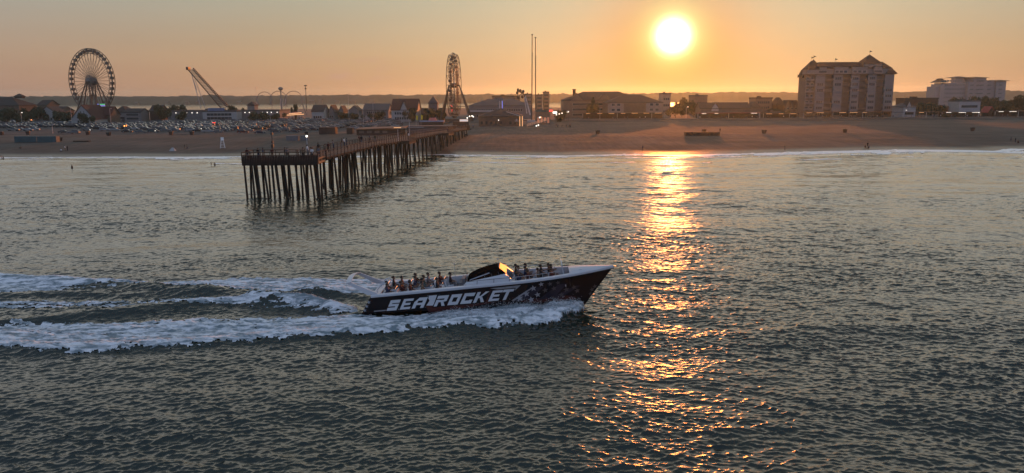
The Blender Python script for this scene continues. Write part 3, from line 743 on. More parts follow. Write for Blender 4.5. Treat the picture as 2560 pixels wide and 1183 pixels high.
mx = tn('ShaderNodeMix', data_type='RGBA'); mx.inputs[7].default_value = (.042, .030, .023, 1)
t.links.new(at.outputs['Fac'], mx.inputs[0]); t.links.new(mt.outputs[2], mx.inputs[6]); t.links.new(mx.outputs[2], b.inputs['Base Color'])
rr = tn('ShaderNodeMapRange'); rr.inputs[3].default_value = .95; rr.inputs[4].default_value = .38; t.links.new(at.outputs['Fac'], rr.inputs[0]); t.links.new(rr.outputs[0], b.inputs['Roughness'])
n2_ = tn('ShaderNodeTexNoise'); n2_.inputs['Scale'].default_value = .9; n2_.inputs['Detail'].default_value = 8; t.links.new(tcn.outputs['Object'], n2_.inputs[0])
bp = tn('ShaderNodeBump'); bp.inputs['Distance'].default_value = .16; bp.inputs['Strength'].default_value = .8; t.links.new(n2_.outputs[0], bp.inputs['Height']); t.links.new(bp.outputs[0], b.inputs['Normal'])
sx = np.concatenate([[-1600, -900], np.arange(-520, 561, 2.0), [900, 1600]]); ss_ = np.concatenate([np.arange(-14, 60, 1.2), np.arange(60, 330, 2.5), [400, 600, 800]])
SXX, SSS = np.meshgrid(sx, ss_); BY = shore(SXX)+SSS
BZ = np.where(SSS < 0, SSS*.06, np.minimum(GZ, .055*SSS*(1-.3*np.clip(SSS/60, 0, 1))+.02))
track = (fbm((SXX+SSS*.25)/1.3, SSS/60, 14, 3)-.5)*.20
BZ = BZ+np.clip(SSS/30, 0, 1)*(1-np.clip((SSS-250)/30, 0, 1))*((fbm(SXX/14, SSS/9, 12, 4)-.5)*.35+track)
_lf = np.interp(SXX, *zip(*sorted((g(x, y, GZ).x, g(x, y, GZ).y) for x, y in ((-200, 337), (400, 337), (640, 337), (860, 330), (1000, 325)))))
BZ = BZ-(SSS > 300)*.25-(BY > 470)*.22-((BY > _lf+1.5) & (SXX < -37))*.45
sand = np_mesh('beach', np.stack([SXX.ravel(), BY.ravel(), BZ.ravel()], 1), grid_quads(len(ss_), len(sx)), mSand)
tag(sand, 'wide brown sandy beach between the sea and the boardwalk', None, None, 'structure')
wv = np.clip(1-SSS/(13+5*fbm(SXX/20, SSS*0, 15)), 0, 1).ravel()
a_ = sand.data.attributes.new('wet', 'FLOAT', 'POINT'); a_.data.foreach_set('value', np.clip(wv*1.6, 0, 1).astype(np.float32))
def sand_z(x, y):
    s = y-float(shore(np.array([x]))[0]); return float(min(GZ, .055*s*(1-.3*min(max(s/60, 0), 1))+.02)) if s > 0 else s*.06
mAsph = mat('worn asphalt', (0.032, 0.031, 0.031), .9, .25, .15, bump=.02)
mTown = mat('dark ground of the town', (0.06, 0.055, 0.048), .95, .35, .05)
mBoards = mat('boardwalk planks', (0.12, 0.095, 0.075), .85, .25, .4)
mHill = mat('wooded far shore', (0.04, 0.038, 0.03), 1.0, .45, .02)
def sheet(name, label, pts, z, m, th=.5):
    q = MB(); n = len(pts); q.add([(x, y, z) for x, y in pts]+[(x, y, z-th) for x, y in pts], [tuple(range(n))]+[tuple(range(2*n-1, n-1, -1))]+[(i, i+n, (i+1) % n+n, (i+1) % n) for i in range(n)])
    return tag(q.build(name, m), label, None, None, 'structure')
sheet('town_ground', 'dark ground under the streets behind the beach', [(-1600, 486), (1600, 486), (1600, 1080), (-1600, 1080)], GZ-.004, mTown, 4)
LOT0 = [g(x, y, GZ).to_2d() for x, y in ((-200, 337), (400, 337), (640, 337), (860, 330), (1000, 325))]
sheet('parking_lot', 'dark asphalt beach car park full of cars', [tuple(p) for p in LOT0]+[(-38, 487), (-300, 487)], GZ+.012, mAsph, .6)
sheet('parking_lot_rear', 'rear asphalt of the beach car park', [(-300, 487.01), (-38, 487.01), (-38, 562), (-300, 562)], GZ+.012, mAsph, .6)
BW0 = 505.0
sheet('boardwalk', 'raised plank boardwalk along the back of the beach', [(-4, BW0), (420, BW0-8), (420, BW0+12), (-4, BW0+16)], GZ+.55, mBoards, 1.2)
bay = tag(MB().add([(-3500, 1060, -.3), (3500, 1060, -.3), (3500, 2600, -.3), (-3500, 2600, -.3)], [(0, 1, 2, 3)]).build('bay_water', mSea), 'strip of pale bay water behind the town', None, None, 'structure')
hx = np.arange(-2600, 2601, 3.0); hv = np.array([0, 25, 60, 110, 200, 400, 900, 4000.])
HX, HV = np.meshgrid(hx, hv); HYY = 2230+HV+40*fbm(HX/300, 0*HX, 5)
tree_h = 21+5*fbm(HX/260, HV*0, 33, 3)+6*(fbm(HX/22, HV*.02, 34, 3)-.5)+6*(fbm(HX/8, HV*.05, 35, 2)-.5)
HZ = np.where(HV < 1, 0.0, np.where(HV < 30, tree_h*.55, np.where(HV < 120, tree_h, tree_h*.8)))
HZ[-1] = 10
hills = np_mesh('hills', np.stack([HX.ravel(), HYY.ravel(), HZ.ravel()], 1), grid_quads(len(hv), len(hx)), mHill, False)
tag(hills, 'low wooded far shore fading into evening haze', None, None, 'structure')

# ------------------------------------------------------------------ buildings
def wmesh(name, w, h, frame=.12, m=None):
    q = MB(); q.box((-w/2-frame, -.06, -frame), (w/2+frame, -.004, h+frame)); q.mi = 1; q.box((-w/2, -.085, 0), (w/2, -.06, h)); return q.mesh(name, [mTrim if m is None else m, mGlass])
WIN_S = wmesh('window', 1.1, 1.5); WIN_L = wmesh('window', 2.2, 1.6); WIN_C = None
WIN_D = wmesh('window', 1.1, 1.6, .05, mDarkW)
def roof_gable(mb, x0, x1, y0, y1, ze, zr, axis, ov=.5):
    t_ = .28
    if axis == 'x':
        ym = (y0+y1)/2; k = (zr-ze)/(ym-y0); lo = ze-k*ov; x0 -= ov; x1 += ov
        for ya, yb in ((y0-ov, ym), (y1+ov, ym)):
            mb.hexa([(x0, ya, lo-t_), (x1, ya, lo-t_), (x1, yb, zr-t_), (x0, yb, zr-t_), (x0, ya, lo), (x1, ya, lo), (x1, yb, zr), (x0, yb, zr)])
    else:
        xm = (x0+x1)/2; k = (zr-ze)/(xm-x0); lo = ze-k*ov; y0 -= ov; y1 += ov
        for xa, xb in ((x0-ov, xm), (x1+ov, xm)):
            mb.hexa([(xa, y0, lo-t_), (xb, y0, zr-t_), (xb, y1, zr-t_), (xa, y1, lo-t_), (xa, y0, lo), (xb, y0, zr), (xb, y1, zr), (xa, y1, lo)])
def roof_hip(mb, x0, x1, y0, y1, ze, zr, ov=.6, ins=None, top=None):
    x0 -= ov; x1 += ov; y0 -= ov; y1 += ov; t_ = .25
    d = min(x1-x0, y1-y0)/2 if ins is None else ins
    a0, a1, b0, b1 = x0+d, x1-d, y0+min(d, (y1-y0)/2-.01), y1-min(d, (y1-y0)/2-.01)
    if a0 > a1: a0 = a1 = (x0+x1)/2
    mb.hexa([(x0, y0, ze-t_), (x1, y0, ze-t_), (x1, y1, ze-t_), (x0, y1, ze-t_), (x0, y0, ze), (x1, y0, ze), (x1, y1, ze), (x0, y1, ze)])
    mb.add([(x0, y0, ze+.002), (x1, y0, ze+.002), (x1, y1, ze+.002), (x0, y1, ze+.002), (a0, b0, zr), (a1, b0, zr), (a1, b1, zr), (a0, b1, zr)], [(0, 1, 5, 4), (1, 2, 6, 5), (2, 3, 7, 6), (3, 0, 4, 7), (4, 5, 6, 7)])
def house(name, label, cat, px0, px1, pe, Y, D=14, roof='gable_x', pr=None, wall=None, rm=None, win=None, wm=None, wrange=(.12, .85), group=None, z0=GZ, ov=.5):
    """a building whose front stands at distance Y, measured from its left, right, eave and ridge in the photo"""
    wall = wall or mPaintW; rm = rm or mRoofD
    a = pt(px0, pe, Y+D if px0 > 1330 else Y); c = pt(px1, pe, Y+D if px1 < 1230 else Y)
    if c.x-a.x < .35*(px1-px0)*mpp(Y): a = pt(px0, pe, Y); c = pt(px1, pe, Y)
    xm = (a.x+c.x)/2; w = c.x-a.x
    he = max(2.4, (a.z+c.z)/2-z0); hr = max(he+.3, (pt((px0+px1)/2, pr, Y+D/2).z-z0) if pr else he+.6)
    o = thing(name, label, cat, (xm, Y, z0), 0, group)
    m = MB(); m.box((-w/2, 0, -1), (w/2, D, he-.26))
    if roof == 'gable_x':
        for s_ in (-1, 1): m.add([(s_*w/2, 0, he-.25), (s_*w/2, D, he-.25), (s_*w/2, D/2, hr-.3)], [(0, 1, 2)])
    elif roof == 'gable_y':
        for y in (0, D): m.add([(-w/2, y, he-.25), (w/2, y, he-.25), (0, y, hr-.3)], [(0, 1, 2)])
    m.build('wall', wall, o)
    r = MB()
    if roof == 'gable_x': roof_gable(r, -w/2, w/2, 0, D, he, hr, 'x', ov)
    elif roof == 'gable_y': roof_gable(r, -w/2, w/2, 0, D, he, hr, 'y', ov)
    elif roof == 'hip': roof_hip(r, -w/2, w/2, 0, D, he, hr, ov)
    else:
        r.box((-w/2-.2, -.2, he-.25), (w/2+.2, D+.2, he)); r.box((-w/2-.2, -.2, he), (w/2+.2, .1, he+.7)); r.box((-w/2-.2, .102, he), (-w/2+.1, D, he+.7)); r.box((w/2-.1, .102, he), (w/2+.2, D, he+.7))
        r.box((-w*.2, D*.3, he+.002), (-w*.05, D*.6, he+1.6))
    r.build('roof', rm, o)
    if win:
        nr_, nc = win; me = wm or WIN_S
        for i in range(nr_):
            zz = 1.0+(he-1.6)*(i+.15)/nr_
            for j in range(nc):
                inst('window', me, o, (-w/2+w*(wrange[0]+(wrange[1]-wrange[0])*(j+.5)/nc), 0, zz))
    o['_w'], o['_h'], o['_r'] = w, he, hr
    return o
def gable_front(o, u0, u1, ze, zr, depth=3.0, wall=None, rm=None):     # a small cross gable standing forward of the roof
    w = o['_w']; x0, x1 = -w/2+w*u0, -w/2+w*u1; m = MB()
    m.box((x0, -.35, ze-2), (x1, depth, ze)); m.add([(x0, -.35, ze), (x1, -.35, ze), ((x0+x1)/2, -.35, zr)], [(0, 1, 2)]); m.build('gable_wall', wall or mPaintW, o)
    r = MB(); r.add([(x0-.4, -.7, ze-.15), ((x0+x1)/2, -.7, zr+.2), ((x0+x1)/2, depth+3, zr+.2), (x0-.4, depth+3, ze-.15), (x1+.4, -.7, ze-.15), (x1+.4, depth+3, ze-.15)], [(0, 1, 2, 3), (1, 4, 5, 2)])
    r.build('gable_roof', rm or mRoofD, o)
def lights_on(o, pts, r=.22, m=None, name='wall_lamp'):
    for x, y, z in pts:
        q = MB(); q.ball((x, y-.3, z), r, 8); q.mi = 1; q.tube((x, y, z+.25), (x, y-.3, z+.2), .05, n=5); q.build(name, [m or mLamp, mDark], o)

# left end of the town
o = house('boardwalk_inn', 'long dark roofed inn with a cupola at the left edge of the town', 'building', -60, 92, 263, 575, 22, 'hip', 243, mDarkW, mRoofD, (1, 7)); h = o['_r']
q = MB(); q.box((-1.6+9, 9, h-.8), (3.6+9, 13, h+.6)); roof_hip(q, 7.4, 12.6, 9, 13, h+.6, h+2.4, .5); q.build('cupola', mRoofD, o)
q = MB(); q.box((-o['_w']/2, -2.6, 5.6), (o['_w']/2, -.05, 5.75)); q.build('balcony', mTrim, o)
house('roof_pavilion', 'low dark pavilion with a sloping roof beside the inn', 'building', 93, 116, 262, 570, 16, 'gable_x', 250, mDarkW, mRoofD)
house('white_cottage', 'small pale gabled cottage with a red porch and two dark windows', 'building', 98, 138, 280, 520, 12, 'gable_y', 266, mPaintW, mRoofD, (1, 3))
o = house('gable_hall', 'white gabled hall with a steep dark red roof below the big wheel', 'building', 178, 236, 296, 470, 20, 'gable_y', 262, mPaintW, mRoofR, (1, 2))
house('low_annex', 'long low dark shed roof behind the gabled hall', 'building', 236, 300, 286, 485, 12, 'gable_x', 266, mDarkW, mRoofR)
house('long_low_shed', 'long low dark roofed building right of the inn', 'building', 118, 185, 276, 560, 18, 'gable_x', 266, mDarkW, mRoofD)
house('motel', 'low motel with a dark hipped roof and white balcony right of the big wheel', 'building', 284, 340, 280, 540, 14, 'hip', 265, mGreyW, mRoofD, (1, 6))
house('gabled_motel', 'grey motel wing with one white front gable', 'building', 310, 372, 279, 535, 12, 'gable_x', 271, mGreyW, mRoofD, (2, 8))
house('brown_shop', 'dark brown shop with a stepped roof beyond the car park', 'building', 374, 420, 276, 545, 12, 'gable_x', 263, mBrownB, mRoofD)
o = house('ride_hall', 'very long flat roofed white hall behind the car park with a lamp row', 'building', 418, 725, 277, 540, 26, 'flat', None, mGreyW, mRoofG)
w = o['_w']; lights_on(o, [(-w/2+(x-418)/307*w, 0, 5.6) for x in (427, 442, 472, 486, 500, 609, 631, 643, 679, 692, 703, 719)], .30)
o = house('hall_front', 'white two storey shop front with a blue sign against the long hall', 'building', 506, 604, 279, 528, 10, 'flat', None, mPaintW, mRoofG, (2, 7), WIN_L)
q = MB(); q.box((-7.5, -.30, 6.9), (3.5, -.1, 8.9)); q.build('sign_board', mat('faded blue sign', (.12, .16, .26), .6), o)
house('lookout_cabin', 'small hip roofed lookout cabin above the long hall', 'building', 618, 645, 263, 556, 8, 'hip', 254, mCream, mRoofD, (1, 3))
o = house('white_shop', 'white shop with a dark gable roof right of the orange lit ride', 'building', 779, 822, 277, 530, 16, 'gable_x', 262, mPaintW, mRoofD, (1, 4))
house('gable_house_pair', 'dark roofed house with a white gable beside the white shop', 'building', 822, 846, 276, 540, 14, 'gable_y', 262, mGreyW, mRoofD, (1, 2))
house('gable_cottage', 'grey cottage with a white trimmed gable behind dark bushes', 'building', 848, 868, 275, 548, 14, 'gable_y', 264, mGreyW, mRoofD, (1, 1))
house('twin_gable_cottage', 'grey cottage with a peaked gable left of the grey roofed hotel', 'building', 872, 906, 275, 548, 14, 'gable_y', 264, mGreyW, mRoofD, (1, 2))
house('grey_roof_hotel', 'hotel with a wide grey roof and small lit shop below', 'building', 908, 980, 274, 560, 18, 'gable_x', 259, mGreyW, mRoofG, (2, 9))
o = house('arcade_house', 'big white house with a tall dark brown roof and one front gable', 'building', 978, 1052, 273, 500, 22, 'gable_x', 247, mPaintW, mRoofR, (2, 8)); gable_front(o, .36, .62, o['_h'], o['_h']+4.6)
o = house('turret_house', 'small turret house with tall windows beside the second wheel', 'building', 1071, 1096, 258, 514, 8, 'hip', 240, mGreyW, mRoofG, (1, 3))
house('plum_arcade', 'low dark arcade with a long red roof under the second wheel', 'building', 1050, 1112, 284, 524, 12, 'gable_x', 270, mBrownB, mRoofD)
# centre
o = house('long_roof_hotel', 'wide hotel with a long grey roof behind the dark pier arcade', 'building', 1172, 1330, 264, 545, 26, 'hip', 247, mGreyW, mRoofG, (2, 20))
q = MB(); q.box((-o['_w']/2, -2.2, 5.0), (o['_w']/2*.1, -.05, 5.2)); q.box((-o['_w']/2, -2.2, 5.202), (o['_w']/2*.1, -2.1, 6.1)); q.build('balcony', mTrim, o)
house('far_flat_block', 'hazy flat roofed apartment block far behind the long grey roof', 'building', 1230, 1300, 241, 760, 20, 'flat', None, mTan, mRoofD, (4, 10), WIN_D)
house('far_stepped_block', 'hazy stepped block left of the twin towers', 'building', 1312, 1330, 236, 765, 20, 'flat', None, mTan, mRoofD, (4, 3), WIN_D)
house('far_tall_block', 'hazy taller block just right of the twin towers', 'building', 1340, 1356, 238, 768, 20, 'flat', None, mTan, mRoofD, (4, 3), WIN_D)
house('far_square_block', 'hazy square block with a roof hut right of the twin towers', 'building', 1357, 1373, 231, 770, 20, 'flat', None, mTan, mRoofD, (5, 3), WIN_D)
o = house('pier_arcade', 'dark wooden arcade with a hip roof and skull emblem at the foot of the pier', 'building', 1197, 1307, 291, 412, 22, 'hip', 271, mDarkW, mRoofD); w = o['_w']; H = o['_h']
for k in range(9):
    if k == 5: continue
    inst('window', WIN_D, o, (-w/2+1.5+k*(w-3)/8, 0, 1.1))
q = MB()
for s_ in (0, 1): q.box((w/2-.5+s_*1.3-1.2, -.9, 0), (w/2-.2+s_*1.3-1.2, -.6, H))
q.build('glow_post', mWarm, o)  # posts given a glow of their own for the lit right side
sk = MB(); cx = w*.36
sk.ball((cx, -.15, 3.4), .55, 10, (1, .35, 1)); sk.box((cx-.3, -.3, 2.6), (cx+.3, -.05, 3.0))
for s_ in (-1, 1): sk.tube((cx-s_*1.1, -.15, 2.4), (cx+s_*1.1, -.15, 3.1), .1, n=6)
sk.build('skull_emblem', mSilv, o)
lights_on(o, [(-w*.05, 0, 3.3)], .25)
q = MB(); q.box((-w/2-2, -3.2, -.3), (w/2+5, -.05, .15)); q.build('deck', mBoards, o)
for k in range(12): q = MB(); x = -w/2-1.5+k*(w+6)/11; q.tube((x, -3.0, -2.6), (x, -3.0, -.3), .18, n=6); q.build('post', mPile, o)
q = MB(); q.path([(w/2-1.5, -.62, H+.12), (w/2-8.5, 5.5, H+2.2)], .16, 6); q.build('pale_hip_highlight', mTrim, o)  # pale tube laid in as the highlight along the roof hip
o = house('ride_station', 'boxy ride station with a blue grey roof and lit orange front', 'building', 1338, 1376, 278, 440, 12, 'flat', None, mTan, mTeal); w = o['_w']
for k in range(4): q = MB(); q.box((-w/2+.8+k*w/4.4, -.12, .8), (-w/2+1.9+k*w/4.4, -.02, 3.8)); q.build('lit_panel', mat('lit orange panel', (.5, .2, .12), .6, .2, emit=(1, .35, .2), emit_s=.25), o)
q = MB(); q.box((w/2-.6, -.5, o['_h']-.1), (w/2+1.2, -.2, o['_h']+.7)); q.build('lit_sign', mRed, o)
q = MB(); q.box((w/2+1.3, -.5, o['_h']-1.2), (w/2+3.6, -.2, o['_h']-.2)); q.build('lit_panel', mLamp, o)
o = house('back_hotel', 'large brown hotel with a long roof and corner chimney left of the low sun', 'building', 1402, 1607, 250, 560, 30, 'hip', 229, mTan, mRoofD, (3, 22), WIN_L); gable_front(o, .10, .24, o['_h']+.4, o['_h']+4.8, 4, mTan); gable_front(o, .44, .58, o['_h']+.4, o['_h']+4.4, 4, mTan)
q = MB(); q.box((-o['_w']/2+7, 6, o['_h']), (-o['_w']/2+9, 8, o['_h']+7.2)); q.box((-o['_w']/2+6.7, 5.7, o['_h']+7.202), (-o['_w']/2+9.3, 8.3, o['_h']+7.7)); q.build('chimney', mBrownB, o)
o = house('front_hotel', 'four storey hotel with a broad brown roof and two facade bays', 'building', 1506, 1657, 256, 535, 26, 'hip', 237, mTan, mRoofD); w = o['_w']; H = o['_h']
for u0, u1 in ((.02, .30), (.70, .99)):
    q = MB(); q.box((-w/2+w*u0, -1.2, 0), (-w/2+w*u1, -.02, H-.6)); q.build('bay', mCream, o)
    for i in range(3):
        for j in range(2): inst('window', WIN_L, o, (-w/2+w*(u0+(u1-u0)*(.33+.34*j)), -1.2, 1.8+i*3.4))
for i in range(3):
    q = MB(); q.box((-w/2+w*.302, -1.0, 2.2+i*3.4), (-w/2+w*.698, -.02, 2.4+i*3.4)); q.box((-w/2+w*.302, -1.0, 2.402+i*3.4), (-w/2+w*.698, -.9, 3.3+i*3.4)); q.build('balcony', mTan, o)
house('tall_stucco_block', 'plain stucco block just right of the front hotel under the sun', 'building', 1647, 1677, 235, 640, 16, 'flat', None, mCream, mRoofG, (3, 3), WIN_D)
house('brown_roof_block', 'square flat roofed block rising behind trees below the sun', 'building', 1722, 1769, 240, 620, 16, 'flat', None, mTan, mRoofG)
o = house('shop_terrace', 'long shop terrace with a small front gable and lit shop windows', 'building', 1738, 1876, 270, 535, 16, 'gable_x', 256, mTan, mRoofD, (1, 10)); gable_front(o, .22, .36, o['_h'], o['_h']+3.2)
house('corner_tavern', 'dark hip roofed tavern right of the shop terrace', 'building', 1862, 1902, 268, 540, 14, 'hip', 254, mTan, mRoofD, (1, 3))
house('flat_inn', 'flat roofed inn with a white spire front behind the tavern', 'building', 1873, 1931, 246, 585, 16, 'flat', None, mTan, mRoofD, (3, 6), WIN_D)
house('domed_shop', 'shop with a low dark dome like hip roof left of the tall hotel', 'building', 1926, 1962, 262, 575, 14, 'hip', 244, mBrownB, mRoofD)
for k in range(3): house('row_house', ['narrow row house with a pointed gable farther from the tall hotel', 'middle narrow row house of three with pointed gables', 'narrow row house with a pointed gable touching the tall hotel'][k], 'house', 1966+k*10, 1975+k*10, 262, 570, 10, 'gable_y', 250, mTan, mRoofD, (2, 1), None, (.2, .8), 'row houses left of the tall hotel')
house('low_sign_shop', 'low shop with a long framed sign board before the row houses', 'building', 1912, 1952, 281, 520, 8, 'flat', None, mBrownB, mRoofG)

# the tall hotel
HY = 552.0
a = pt(2014, 276, HY); c = pt(2232, 276, HY); hw = c.x-a.x
ht = thing('tall_hotel', 'tall grey hotel with corner turrets and a steep pointed roof', 'hotel', ((a.x+c.x)/2, HY, GZ))
D = 18.0; ze = pt(2115, 186, HY).z-GZ; zr = pt(2115, 155, HY+5).z-GZ; z7 = pt(2115, 171, HY).z-GZ
def hx_(p): return (pt(p, 230, HY).x-(a.x+c.x)/2)
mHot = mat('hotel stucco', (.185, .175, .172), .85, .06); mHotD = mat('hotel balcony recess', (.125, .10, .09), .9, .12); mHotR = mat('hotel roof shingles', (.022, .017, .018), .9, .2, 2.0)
cols = [(2014, 2038), (2038, 2061), (2082, 2105), (2126, 2147), (2168, 2189), (2210, 2233)]
rec = [(2061, 2082), (2105, 2126), (2147, 2168), (2189, 2210)]
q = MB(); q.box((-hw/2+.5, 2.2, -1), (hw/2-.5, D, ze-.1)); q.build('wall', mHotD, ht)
nf = 7; fh = (ze-1.0)/nf
for i_, (p0, p1) in enumerate(cols):
    q = MB(); x0, x1 = hx_(p0), hx_(p1)-.02
    if i_ == 0:
        for k in range(nf): q.box((x0, .7, 1+k*fh-.15), (x1, 2.19, 1+k*fh+.12)); q.box((x0, .7, 1+k*fh+.122), (x1, .78, 1+k*fh+1.0))
        for xx in (x0, (x0+x1)/2, x1-.3): q.box((xx, .45, -1), (xx+.3, .69, ze-.3))
        q.build('corner_balcony', mHot, ht)
        for k in range(nf):
            for j in range(2): inst('window', WIN_L, ht, (x0+(x1-x0)*(.28+.44*j), 2.19, 1.3+k*fh), 0, (1, 1, 1.2))
    else:
        q.box((x0, 0, -1), (x1, 2.18, ze-.12)); q.build('bay', mHot, ht)
        for k in range(nf):
            if rng.random() < .12: continue
            for j in range(3): inst('window', WIN_D, ht, (x0+(x1-x0)*(.27+.23*j), 0, 1.4+k*fh))
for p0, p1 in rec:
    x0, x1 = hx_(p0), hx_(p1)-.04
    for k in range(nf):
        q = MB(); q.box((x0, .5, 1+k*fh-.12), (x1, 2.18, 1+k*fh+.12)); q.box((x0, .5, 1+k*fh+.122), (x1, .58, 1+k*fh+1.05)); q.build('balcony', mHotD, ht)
# attic storey with dormers, main roof, pointed turrets
q = MB(); q.box((-hw/2+2.0, 1.5, ze-.05), (hw/2-2.0, D-1.5, z7-.1)); q.build('attic_wall', mHot, ht)
q = MB(); q.box((-hw/2-.5, -.6, ze-.118), (hw/2+.5, D+.6, ze+.25)); q.build('eaves', mHotR, ht)
q = MB(); roof_hip(q, hx_(2040), hw/2-2.5, 2, D-2, z7, zr, .8, 5.0); q.box((-hw/2+2, 2.2, z7-.3), (hx_(2041), D-2.2, z7+.4)); q.build('roof', mHotR, ht)
for p0, p1 in ((2045, 2064), (2083, 2118), (2127, 2166), (2182, 2202)):
    q = MB(); x0, x1 = hx_(p0), hx_(p1); q.box((x0, .4, ze+.252), (x1, 3.5, z7+1.0)); q.build('dormer', mHot, ht)
    for j in range(3): inst('window', WIN_L, ht, (x0+(x1-x0)*(.2+.3*j), .4, ze+1.0))
    q = MB(); q.box((x0-.4, 0, z7+1.002), (x1+.4, 3.6, z7+1.3)); q.build('dormer_roof', mHotR, ht)
def turret(p0, p1, pe, pk, yy=0.0, dd=8.0):
    x0, x1 = hx_(p0), hx_(p1); e = pt((p0+p1)/2, pe, HY).z-GZ; k = pt((p0+p1)/2, pk, HY+yy+dd/2).z-GZ
    q = MB(); q.box((x0+.3, yy, ze+.26), (x1-.3, yy+dd, e)); q.build('turret_wall', mHot, ht)
    q = MB(); xm = (x0+x1)/2; q.add([(x0-.3, yy-.4, e+.01), (x1+.3, yy-.4, e+.01), (x1+.3, yy+dd+.4, e+.01), (x0-.3, yy+dd+.4, e+.01), (xm, yy+dd/2, k)], [(0, 1, 4), (1, 2, 4), (2, 3, 4), (3, 0, 4), (0, 3, 2, 1)]); q.build('turret_roof', mHotR, ht)
    return xm, yy+dd/2, k
tips = [turret(2014, 2046, 174, 151.5, .2, 9), turret(2032, 2060, 168, 148.5, 8.0, 9), turret(2157, 2206, 160, 136, 2.0, 14), turret(2213, 2239, 184.5, 166, -.3, 7)]
q = MB(); q.add([(-hw/2-.7, 8, ze-1.6), (hx_(2024), 8, z7-.3), (hx_(2024), D+.5, z7-.3), (-hw/2-.7, D+.5, ze-1.6), (-hw/2-.7, 8, ze-2), (hx_(2024), 8, ze-2)], [(0, 1, 2, 3), (0, 4, 5, 1)]); q.build('lean_to_roof', mHotR, ht)
for x, y, z in tips[:3]+[(hx_(2096), D/2, zr)]:
    q = MB(); q.tube((x, y, z-.3), (x, y, z+2.6), .06, n=5); q.mi = 1; q.add([(x+.05, y, z+2.6), (x+.05, y, z+1.3), (x+2.0, y+.1, z+1.9), (x+.05, y+.06, z+2.6), (x+.05, y+.06, z+1.3)], [(0, 1, 2), (3, 2, 4)]); q.build('pennant', [mDark, mDark], ht)
q = MB(); q.box((-hw/2-3, -6, 3.4), (hw/2+2, -.1, 3.7)); q.build('canopy', mRoofR, ht)
q = MB(); q.box((-hw/2-2, -6.2, 3.2), (hw/2+2, -6.05, 3.32)); q.build('strip_lamp', mWarm, ht)

# right end
o = house('white_pavilion', 'white hip roofed pavilion with a small dormer right of the tall hotel', 'building', 2230, 2290, 267, 530, 16, 'hip', 258, mPaintW, mRoofG, (1, 6)); gable_front(o, .28, .58, o['_h']+.6, o['_h']+3.4)
house('dark_flat_shop', 'long dark flat roof behind the white pavilion trees', 'building', 2240, 2346, 247, 600, 14, 'flat', None, mBrownB, mRoofD)
o = house('white_guest_house', 'white two storey guest house with dark windows by the right trees', 'house', 2371, 2452, 253, 540, 14, 'flat', None, mPaintW, mRoofG, (2, 6), WIN_L); 
q = MB(); q.box((-o['_w']/2, -3.4, 3.2), (o['_w']/2, -.1, 3.5)); q.build('porch_roof', mat('blue awning canvas', (.10, .12, .20), .8), o)
q = MB(); q.box((-o['_w']*.1, -3.5, 2.7), (o['_w']*.42, -3.42, 3.0)); q.build('strip_lamp', mLamp, o)
# big pale condominium in the distance
CY = 860.0; a = pt(2316, 240, CY); c = pt(2518, 240, CY); cw = c.x-a.x
cn = thing('pale_condominium', 'big pale stepped condominium far off at the right with low roofs', 'building', ((a.x+c.x)/2, CY, GZ))
mCon = mat('condominium stucco', (.27, .25, .255), .85, .06)
_q = MB(); _q.box((-1.1, -.05, 0), (1.1, -.004, 1.5)); WIN_C = _q.mesh('window', mat('curtained window', (.20, .185, .185), .4, .1))
def cx_(p):
    p = p+27*max(0, 2420-p)/104
    return pt(p, 225, CY).x-(a.x+c.x)/2
def cz_(p): return pt(2420, p, CY).z-GZ
for p0, p1, pz, y0, y1 in ((2316, 2330, 216, 4, 22), (2330.1, 2344, 210, 2, 22), (2344.1, 2420, 207, 5, 24), (2420.1, 2432, 204, 0, 22), (2398, 2424, 194, 12, 22), (2432.1, 2465, 195, 1, 24), (2465.1, 2490, 201, 3, 22), (2490.1, 2514, 203, 0, 20)):
    q = MB(); q.box((cx_(p0), y0, -1), (cx_(p1), y1, cz_(pz))); q.build('wall', mCon, cn)
for p0, p1, pe, pk, y0, y1 in ((2330, 2351, 206, 198, 2, 22), (2395, 2431, 194, 190, 10, 31), (2430, 2468, 195, 192, 0, 31), (2488, 2519, 203, 200, -1, 29)):
    q = MB(); roof_hip(q, cx_(p0), cx_(p1), y0, y1, cz_(pe)+.3, cz_(pk), .8); q.build('roof', mRoofG, cn)
q = MB(); q.box((cx_(2334), 5, cz_(200)), (cx_(2343), 14, cz_(197.5))); roof_hip(q, cx_(2334), cx_(2343), 5, 14, cz_(197.5)+.3, cz_(195), .8); q.build('cupola', mRoofG, cn)
for k in range(6):
    zz = 6+k*4.4
    for p in (2428, 2445, 2454, 2476, 2500): 
        q = MB(); yy_ = {2428: 0, 2445: 1, 2454: 1, 2476: 3, 2500: 0}[p]; q.box((cx_(p)-1.6, yy_-.9, zz), (cx_(p)+1.6, yy_-.02, zz+1.0)); q.build('balcony', mGreyW, cn)
    for p in range(2350, 2420, 9): inst('window', WIN_C, cn, (cx_(p), 5, zz), 0, (1.1, 1, 1.2))
# far shore houses
for k, (p, y, wd) in enumerate(((466, 250, 9), (492, 249, 7), (560, 251, 8), (596, 250, 12), (778, 247, 14), (800, 245, 10), (842, 248, 12), (880, 247, 16), (930, 246, 12), (1010, 246, 10), (340, 252, 8), (416, 251, 8), (1195, 244, 10), (2270, 236, 10))):
    Y = 2190.; P = pt(p, y, Y); o = tag(None or MB().box((-wd/2, 0, 0), (wd/2, 10, max(3, P.z-6))).build('far_shore_house', mTan), 'tiny pale building on the hazy far shore', 'house', 'pale buildings on the far shore')
    q = MB(); 
    z_ = max(3, P.z-6); roof_gable(q, -wd/2, wd/2, 0, 10, z_+.3, z_+3, 'x', .5); q.build('roof', mRoofG, o); o.location = (P.x, Y, .2)

